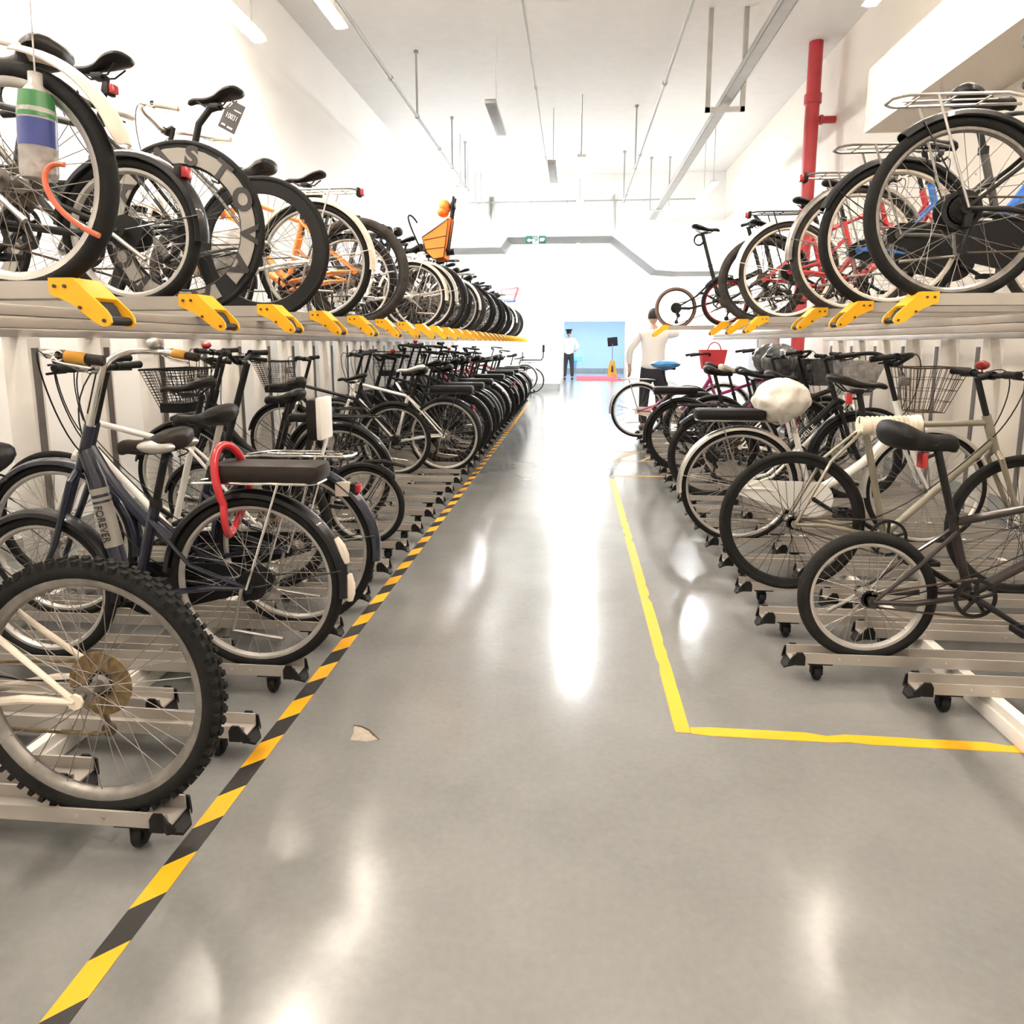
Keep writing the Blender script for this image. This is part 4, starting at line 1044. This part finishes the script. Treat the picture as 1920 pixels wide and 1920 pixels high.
b, P = bike(dict(type='city', r=.335, tw=.05, frame='black', bar='flat', barh=1.06, saddle='city', sadh=.96, gear='hub', guard='plastic', wb=1.05, fender='black', rack='mblack', pad='leather', rimcol='mblack', light='fender', hubr=.06, hubcol='mblack'),
     'black fat tyred bicycle with rack pad, just beyond the lettered one by the yellow line', 1.01, 6.45, ZL, 0, HL)
b, P = bike(dict(type='city', r=.335, tw=.042, frame='black', bar='swept', barh=1.08, saddle='city', sadh=.95, sadcol='cream', gear='hub', guard='plastic', wb=1.05, fender='black', basket=('solid', 'bagdark')),
     'black bicycle with cream saddle and dark wrapped basket by the yellow line', 1.3, 7.23, ZL, 0, HL)
b, P = bike(dict(type='mtb', r=.30, tw=.045, frame='magenta', bar='flat', barh=1.04, saddle='sport', sadh=.92, gear='cassette', wb=1.0, fender='plastic', fendcut=1.3),
     'magenta mountain bicycle standing just beyond the cream saddled one', 1.28, 7.62, ZL, 0, HL)
b, P = bike(dict(type='city', r=.345, tw=.036, frame='magenta', bar='swept', barh=1.04, saddle='city', sadh=.93, gear='hub', guard='cream', wb=1.05, fender='silver', rack='silver', rimcol='rimsilver'),
     'magenta bicycle with silver fenders and rack, farthest by the yellow line', .82, 8.79, ZL, 0, HL)
R6 = (b, P)
for i, (y, s, lb) in enumerate(((8.40, dict(type='city', frame='greyframe', fender='black', basket=('solid', 'bagdark'), gear='hub', guard='plastic', bar='swept'), 'grey bicycle with dark wrapped basket between the two magenta ones'),
        (6.84, dict(type='city', frame='black', basket=('solid', 'bagdark'), gear='hub', guard='plastic', bar='swept', fender='black'), 'black bicycle with dark film over its basket, set back behind the padded racks'),
        (5.80, dict(type='diamond', frame='white', gear='cassette', bar='flat'), 'white straight tube bicycle set back between the lettered and fat tyred ones'))):
    s = dict(s); s.update(r=.335, sadh=.94, barh=1.09, wb=1.04, saddle='city')
    bike(s, lb, 1.38, y, ZL, 0, HL)

# ---- upper tier over the plain yellow line
ZR = ZU + .03
b, P = bike(dict(type='mtb', r=.325, tw=.046, frame='mblack', bar='flat', barh=1.04, saddle='city', sadh=.92, gear='cassette', hubr=.07, hubcol='mblack', wb=1.05, fender='black', fendcut=1.0, rimcol='steel', gearcol='mblack', rack='silver'),
     'black bicycle with dark fender and big hub, first above the yellow line', 1.37, RUS[0], ZR, 0, HU)
b, P = bike(dict(type='city', r=.318, tw=.044, frame='greyframe', bar='flat', barh=1.0, saddle='city', sadh=.90, gear='hub', guard='plastic', wb=1.03, fender='black', fendcut=.5, rack='steel', rimcol='cream', basket=('wire', 'steel')),
     'grey bicycle with dark fender and wire rack, second above yellow line', 1.39, RUS[1], ZR, 0, HU)
b, P = bike(dict(type='city', r=.325, tw=.044, frame='bluef', bar='swept', barh=1.02, saddle='city', sadh=.88, gear='hub', guard='plastic', wb=1.04, fender='steel', rack='steel', rimcol='cream', light='rack', tyrecol='rubber_dusty', spring=True),
     'blue bicycle with dull steel fenders and red reflector, third above yellow line', 1.44, RUS[2], ZR, 0, HU)
b, P = bike(dict(type='city', r=.332, tw=.048, frame='red', bar='flat', barh=1.0, saddle='sport', sadh=.90, gear='cassette', gearcol='mblack', hubr=.05, wb=1.03, fender='white', rack='mblack', tyrecol='rubber_dusty', rimcol='cream', light='rack'),
     'red bicycle with white fenders and black rack, fourth above yellow line', 1.43, RUS[3], ZR, 0, HU)
b, P = bike(dict(type='mtb', r=.328, tw=.06, frame='red', bar='flat', barh=1.0, saddle='sport', sadh=.90, gear='cassette', wb=1.03, tyrecol='rubber_dusty', rimcol='mblack', fender='plastic', fendcut=1.4),
     'red bicycle with fat dusty grey tyres, fifth above yellow line', 1.41, RUS[4], ZR, 0, HU)
b, P = bike(dict(type='fold', r=.20, tw=.036, frame='mblack', bar='riser', barh=.96, saddle='sport', sadh=.84, gear='cassette', wb=.94, rimcol='redlens', fender='black', fendcut=.8, lod=False, rimdepth=.014),
     'small black folding bicycle with red rims, sixth above yellow line', 1.26, RUS[5], ZR, 0, HU)
b, P = bike(dict(type='fold', r=.205, tw=.034, frame='mblack', bar='riser', barh=.98, saddle='sport', sadh=.98, gear='cassette', gearcol='mblack', hubr=.025, wb=.95, rimcol='mblack', tyrecol='tan', lod=False, rimdepth=.012, stand=False, spokecol='mblack'),
     'black folding bicycle with brown tyres and tall seat post, on the pulled out track', 1.0, 7.05, ZR, 0, HU)
t0 = P['ST'] + sa * .28 + V((-.06, 0, 0))
for i in range(5):
    pts = [t0 + V((.045 * math.cos(u) + .003 * i, .012 * (i - 2), .05 * math.sin(u) - .03)) for u in [2 * PI * q / 18 for q in range(18)]]
    if i == 0: mm = MB()
    mm.tube(pts, .006, 6, closed=True)
lk = solo('coiled_lock', mm, 'plastic', 'black coiled cable lock hanging from the tall folding seat post', 'bike lock')
lk.location = b.location

# ------------------------------------------------------------------ things hung on the bicycles
o = solo('cable_lock', MB().tube(bez([(0, -.06, .0), (-.01, -.085, .05), (-.03, -.08, .16), (-.05, -.05, .24), (-.01, .03, .255), (.03, .085, .16), (.02, .09, .0)], 22), .014, 10).tube(bez([(0, -.06, .0), (.01, -.09, -.1), (.0, -.02, -.16), (-.05, .05, -.15), (.02, .09, .0)], 16), .013, 10),
         'redcable', 'red cable lock looped over the long dark rack cushion', 'bike lock', None, (-1.205, 2.273, .72))
o = solo('cable_lock', MB().tube(bez([(.03, 0, .005), (-.03, -.01, .02), (-.035, -.02, -.06), (.02, -.01, -.12), (.10, .0, -.155)], 18), .0065, 8),
         'orangecable', 'orange cable lock on the first bicycle above the striped tape', 'bike lock', None, (-1.21, 1.56, 1.675))
t = thing('drink_bottle', 'plastic drink bottle with green and blue wrapper on the first upper bicycle', 'bottle', (-1.265, 1.585, 1.655))
t.rotation_euler = (0, .06, 0)
sub('bottle_body', MB().lathe([(0, 0), (.036, 0), (.04, .01), (.04, .15), (.03, .19), (.015, .21), (.015, .235), (0, .235)], 20, axis='z'), 'bagclear', t)
sub('string', MB().tube([(0, 0, .23), (-.02, .02, .4), (-.14, .06, .56)], .002, 5), 'bagclear', t)
sub('wrapper', MB().lathe([(.0405, .07), (.0405, .13)], 20, axis='z'), 'bluelabel', t); sub('cap', MB().lathe([(.041, .135), (.035, .19)], 20, axis='z'), 'greenlabel', t)
# number tag under the saddle of the fourth upper bicycle
sd = [c for c in U4.children if c.name.startswith('saddle')][0]
sw = xf(U4, sd.location)
tx, tz = -1.60, 2.335
t = thing('number_tag', 'black race number tag hanging at the bent seat post', 'tag', (tx, LUS[3] - .03, tz))
t.rotation_euler = (0, math.radians(28), 0)
def tg(m): m.prism([(-.042, .01), (-.02, .05), (.045, .05), (.045, -.085), (-.042, -.085)], -.0015, .0015)
sub('card', (lambda mm: (tg(mm), mm)[1])(MB()), 'tagblack', t)
put_text('number', '10031', .034, 'white', t, (.004, -.0025, -.02), (1, 0, 0), (0, -1, 0), .75)
put_text('numeral', '7', .035, 'white', t, (-.022, -.0025, .025), (1, 0, 0), (0, -1, 0), .8)
sub('print_line', MB().b2((.002, -.0025, .012), (.038, -.0018, .017)).b2((-.03, -.0025, -.07), (-.01, -.0018, -.062)).b2((.0, -.0025, -.072), (.028, -.0018, -.064)), 'white', t)
sub('tie', MB().tube(bez([(-.03, 0, .035), (-.07, .01, .09), (-.10, .03, .08)], 8), .002, 5), 'plastic', t)
# bag over the saddle of the white bicycle by the yellow line
rb = random.Random(5)
def bag(c, r, seed, drop=1.0):
    q = random.Random(seed); ph = [q.uniform(0, 6) for _ in range(6)]
    m = MB()
    def f(p):
        a = math.atan2(p.y, p.x); k = 1 + .05 * math.sin(3 * a + ph[0] + 3 * p.z) + .05 * math.sin(7 * a + ph[1] - 4 * p.z) + .03 * math.sin(13 * a + 9 * p.z + ph[2]) + .03 * math.sin(11 * p.z + ph[4])
        zz = p.z if p.z > 0 else p.z * drop
        sq = 1.0 if p.z > -.2 else max(.45, 1 + (p.z + .2) * .55)
        return V((p.x * k * sq, p.y * k * sq, zz * (1 + .04 * math.sin(4 * a + ph[3]))))
    m.ell(c, r, 36, 22, f); return m
b, P = R3
sd = [c for c in b.children if c.name.startswith('saddle')][0]; p = xf(b, sd.location)
solo('plastic_bag', bag((0, 0, -.015), (.16, .14, .135), 4, 1.0), 'bagwhite', 'white plastic bag pulled over the saddle of the white bicycle', 'plastic bag', None, p + V((.0, 0, -.005)))
b, P = R6
sd = [c for c in b.children if c.name.startswith('saddle')][0]; p = xf(b, sd.location)
solo('saddle_cover', bag((0, 0, 0), (.18, .12, .05), 9, 1.6), 'bluebag', 'blue plastic cover wrapped on the saddle of the magenta bicycle', 'saddle cover', None, p)
solo('tote_bag', MB().loft([[(-.12, -.08, 0), (.12, -.08, 0), (.12, .08, 0), (-.12, .08, 0)], [(-.16, -.1, .24), (.16, -.1, .24), (.16, .1, .24), (-.16, .1, .24)]]).tube(bez([(-.08, -.1, .24), (-.06, -.1, .36), (.06, -.1, .36), (.08, -.1, .24)], 8), .008, 6),
     'redbag', 'red bag on the handlebar beyond the blue covered saddle', 'bag', None, (1.72, 8.79, .96))
for i, (x, y, z, r, sd_, lb) in enumerate(((1.98, 7.2, 1.12, (.17, .17, .15), 12, 'crumpled dark film bag on the handlebar beyond, near the red pipe'), (1.98, 6.84, 1.10, (.16, .16, .17), 15, 'crumpled dark film bag on the nearer handlebar beside the white plastic bag'))):
    solo('film_cover', bag((0, 0, 0), r, sd_, 1.3), 'bagdark', lb, 'plastic bag', None, (x, y, z))
solo('film_cover', bag((0, 0, 0), (.14, .12, .16), 21, 1.2), 'bagclear', 'grey film bag behind the fifth bicycle frame above the striped tape', 'plastic bag', None, (-1.98, LUS[4] + .02, 1.80))

# ------------------------------------------------------------------ lobby things
solo('door_mat', MB().b2((.10, 24.0, 0), (1.70, 27.4, .012), .004), 'matred', 'red carpet mat on the floor of the blue lobby', 'mat')
t = thing('sign_stand', 'black notice board on a thin pole in the blue lobby', 'sign stand', (1.52, 27.9, 0))
sub('board', MB().box((0, -.02, 1.36), (.40, .02, .36), .004, Matrix.Rotation(.25, 3, 'X') @ Matrix.Rotation(-.1, 3, 'Y')), 'screen', t)
sub('pole', MB().bar((0, 0, .02), (0, 0, 1.3), .016, 10), 'steel', t); sub('base', MB().lathe([(0, 0), (.16, 0), (.16, .015), (.02, .03), (0, .03)], 20, axis='z'), 'steel', t)
t = thing('wet_floor_sign', 'yellow folding floor sign beside the black notice stand', 'floor sign', (1.50, 27.45, 0))
for s in (-1, 1):
    sub('panel', MB().loft([[(-.19, s * .17, 0), (.19, s * .17, 0), (.19, s * .185, 0), (-.19, s * .185, 0)], [(-.10, s * .01, .62), (.10, s * .01, .62), (.10, s * .028, .62), (-.10, s * .028, .62)]]), 'signyellow', t)
sub('print_mark', MB().loft([[(-.05, -.187, .18), (.05, -.187, .18), (.05, -.19, .18), (-.05, -.19, .18)], [(-.03, -.11, .42), (.03, -.11, .42), (.03, -.114, .42), (-.03, -.114, .42)]]), 'rustdark', t)

# ------------------------------------------------------------------ people
def skin(name, verts, edges, radii, m, parent=None, lv=2, root=0):
    me = bpy.data.meshes.new(name); me.from_pydata([tuple(v) for v in verts], edges, [])
    o = bpy.data.objects.new(name, me); COL.objects.link(o)
    md = o.modifiers.new('skin', 'SKIN'); md.use_smooth_shade = True
    for i, r in enumerate(radii): me.skin_vertices[0].data[i].radius = r if isinstance(r, tuple) else (r, r)
    for v in me.skin_vertices[0].data: v.use_root = False
    me.skin_vertices[0].data[root].use_root = True
    sd_ = o.modifiers.new('sub', 'SUBSURF'); sd_.levels = lv; sd_.render_levels = lv
    bpy.context.view_layer.update()
    n = bpy.data.meshes.new_from_object(o.evaluated_get(bpy.context.evaluated_depsgraph_get()))
    bpy.data.objects.remove(o); n.materials.clear(); n.materials.append(None)
    n.polygons.foreach_set('use_smooth', [True] * len(n.polygons))
    return put(name, n, m, parent)
def chain(*chains):
    vs, es, rs, idx = [], [], [], {}
    for c in chains:
        prev = None
        for p, r in c:
            k = tuple(round(a, 4) for a in p)
            if k not in idx: idx[k] = len(vs); vs.append(p); rs.append(r)
            if prev is not None and prev != idx[k]: es.append((prev, idx[k]))
            prev = idx[k]
    return vs, es, rs
def person(t, arms, lean=0.0, facing=1):
    # local: x right, y forward (away), z up; pelvis root
    def L(p, k=1): return (p[0], p[1] + lean * max(0, p[2] - .95) , p[2])
    pel = L((0, 0, .95)); tor = [(pel, (.16, .11)), (L((0, 0, 1.12)), (.14, .10)), (L((0, 0, 1.30)), (.165, .11)), (L((0, .0, 1.43)), (.13, .09)), (L((0, 0.01, 1.51)), .055), (L((0, .02, 1.57)), .055)]
    legs = [[(pel, (.16, .11)), ((s * .095, 0, .86), .085), ((s * .115, .01, .48), .056), ((s * .13, -.02, .10), .04), ((s * .135, .06, .045), .035)] for s in (-1, 1)]
    ar = []
    for s in (-1, 1):
        el, ha = arms[s]
        ar.append([(L((0, .0, 1.43)), (.13, .09)), (L((s * .19, 0, 1.41)), .055), (L(el), .042), (L(ha), .028)])
    hands = []
    for s in (-1, 1):
        el, ha = arms[s]; E = V(L(el)); H = V(L(ha)); d = (H - E).normalized(); q = d.orthogonal().normalized(); w_ = d.cross(q)
        hands.append([(tuple(H), .028), (tuple(H + d * .05), (.035, .016))])
        base = tuple(H + d * .05)
        for i, (o_, ln) in enumerate(((-.027, .06), (-.009, .07), (.009, .066), (.026, .052))):
            hands.append([(base, (.035, .016)), (tuple(H + d * .085 + q * o_), .0085), (tuple(H + d * (.085 + ln * .5) + q * o_ + w_ * .006), .008), (tuple(H + d * (.085 + ln) + q * o_ + w_ * .02), .0065)])
        hands.append([(tuple(H), .028), (tuple(H + d * .04 - q * .04), .010), (tuple(H + d * .08 - q * .05 + w_ * .015), .008)])
    vs, es, rs = chain(tor, *legs, *ar, *hands)
    body = skin('body', vs, es, rs, 'skin', t)
    hp = L((0, .035, 1.665))
    sub('head', MB().ell(hp, (.074, .095, .115), 20, 14, lambda p: V((p.x * (1 - .16 * max(0, -p.z)), p.y, p.z))).ell((hp[0], hp[1] + .095, hp[2] - .005), (.014, .02, .025), 8, 6)
        .ell((hp[0] - .075, hp[1], hp[2] - .01), (.012, .022, .032), 8, 6).ell((hp[0] + .075, hp[1], hp[2] - .01), (.012, .022, .032), 8, 6)
        .ell((hp[0] - .03, hp[1] + .083, hp[2] + .015), (.012, .01, .008), 8, 6).ell((hp[0] + .03, hp[1] + .083, hp[2] + .015), (.012, .01, .008), 8, 6).ell((hp[0], hp[1] + .085, hp[2] - .055), (.026, .012, .008), 8, 6), 'skin', body)
    sub('hair', MB().ell((hp[0], hp[1] - .012, hp[2] + .018), (.081, .098, .112), 20, 14, lambda p: V((p.x, min(p.y, .35) , max(p.z, -.45)))), 'hair', t)
    sleeves = []
    for s in (-1, 1):
        el, ha = arms[s]; E = V(L(el)); H = V(L(ha))
        sleeves.append([(L((0, .0, 1.43)), (.15, .112)), (L((s * .19, 0, 1.41)), .076), (tuple(E), .060), (tuple(E.lerp(H, .82)), .045)])
    vs, es, rs = chain([(L((0, 0, .88)), (.19, .14)), (L((0, 0, .98)), (.188, .138)), (L((0, 0, 1.12)), (.18, .13)), (L((0, 0, 1.30)), (.195, .135)), (L((0, .0, 1.43)), (.15, .112)), (L((0, .01, 1.475)), .075)], *sleeves)
    sub_ = skin('shirt', vs, es, rs, 'shirt', t)
    vs, es, rs = chain([(L((0, 0, 1.10)), (.165, .12)), ((0, 0, .92), (.18, .13))], *[[((0, 0, .92), (.18, .13)), ((s * .10, 0, .80), .105), ((s * .118, .01, .48), .078), ((s * .132, -.015, .09), .064)] for s in (-1, 1)])
    skin('trousers', vs, es, rs, 'trousers', t)
    for s in (-1, 1): sub('shoe', MB().ell((s * .135, .045, .042), (.048, .135, .052), 14, 9, lambda p: V((p.x, p.y, max(p.z, -.8)))), 'shoe', t)
    return hp
t = thing('person', 'person in white shirt, dark trousers and cap standing in the lobby doorway', 'person', (-.20, 24.85, 0))
hp = person(t, {-1: ((-.30, -.03, 1.16), (-.27, .06, .93)), 1: ((.34, -.05, 1.15), (.22, .10, 1.03))})
sub('cap', MB().lathe([(0, .058), (.09, .056), (.132, .04), (.134, .03), (.094, .006), (.092, -.035), (.085, -.035), (0, .0)], 24, (hp[0], hp[1] - .005, hp[2] + .075), 'z').box((hp[0], hp[1] + .10, hp[2] + .045), (.13, .08, .012), .005), 'cap', t)
t = thing('person', 'person in white shirt reaching up behind the pulled out upper track', 'person', (1.15, 10.2, 0))
hp = person(t, {-1: ((-.34, .02, 1.18), (-.33, .12, .92)), 1: ((.36, .12, 1.42), (.30, .34, 1.55))}, .16)
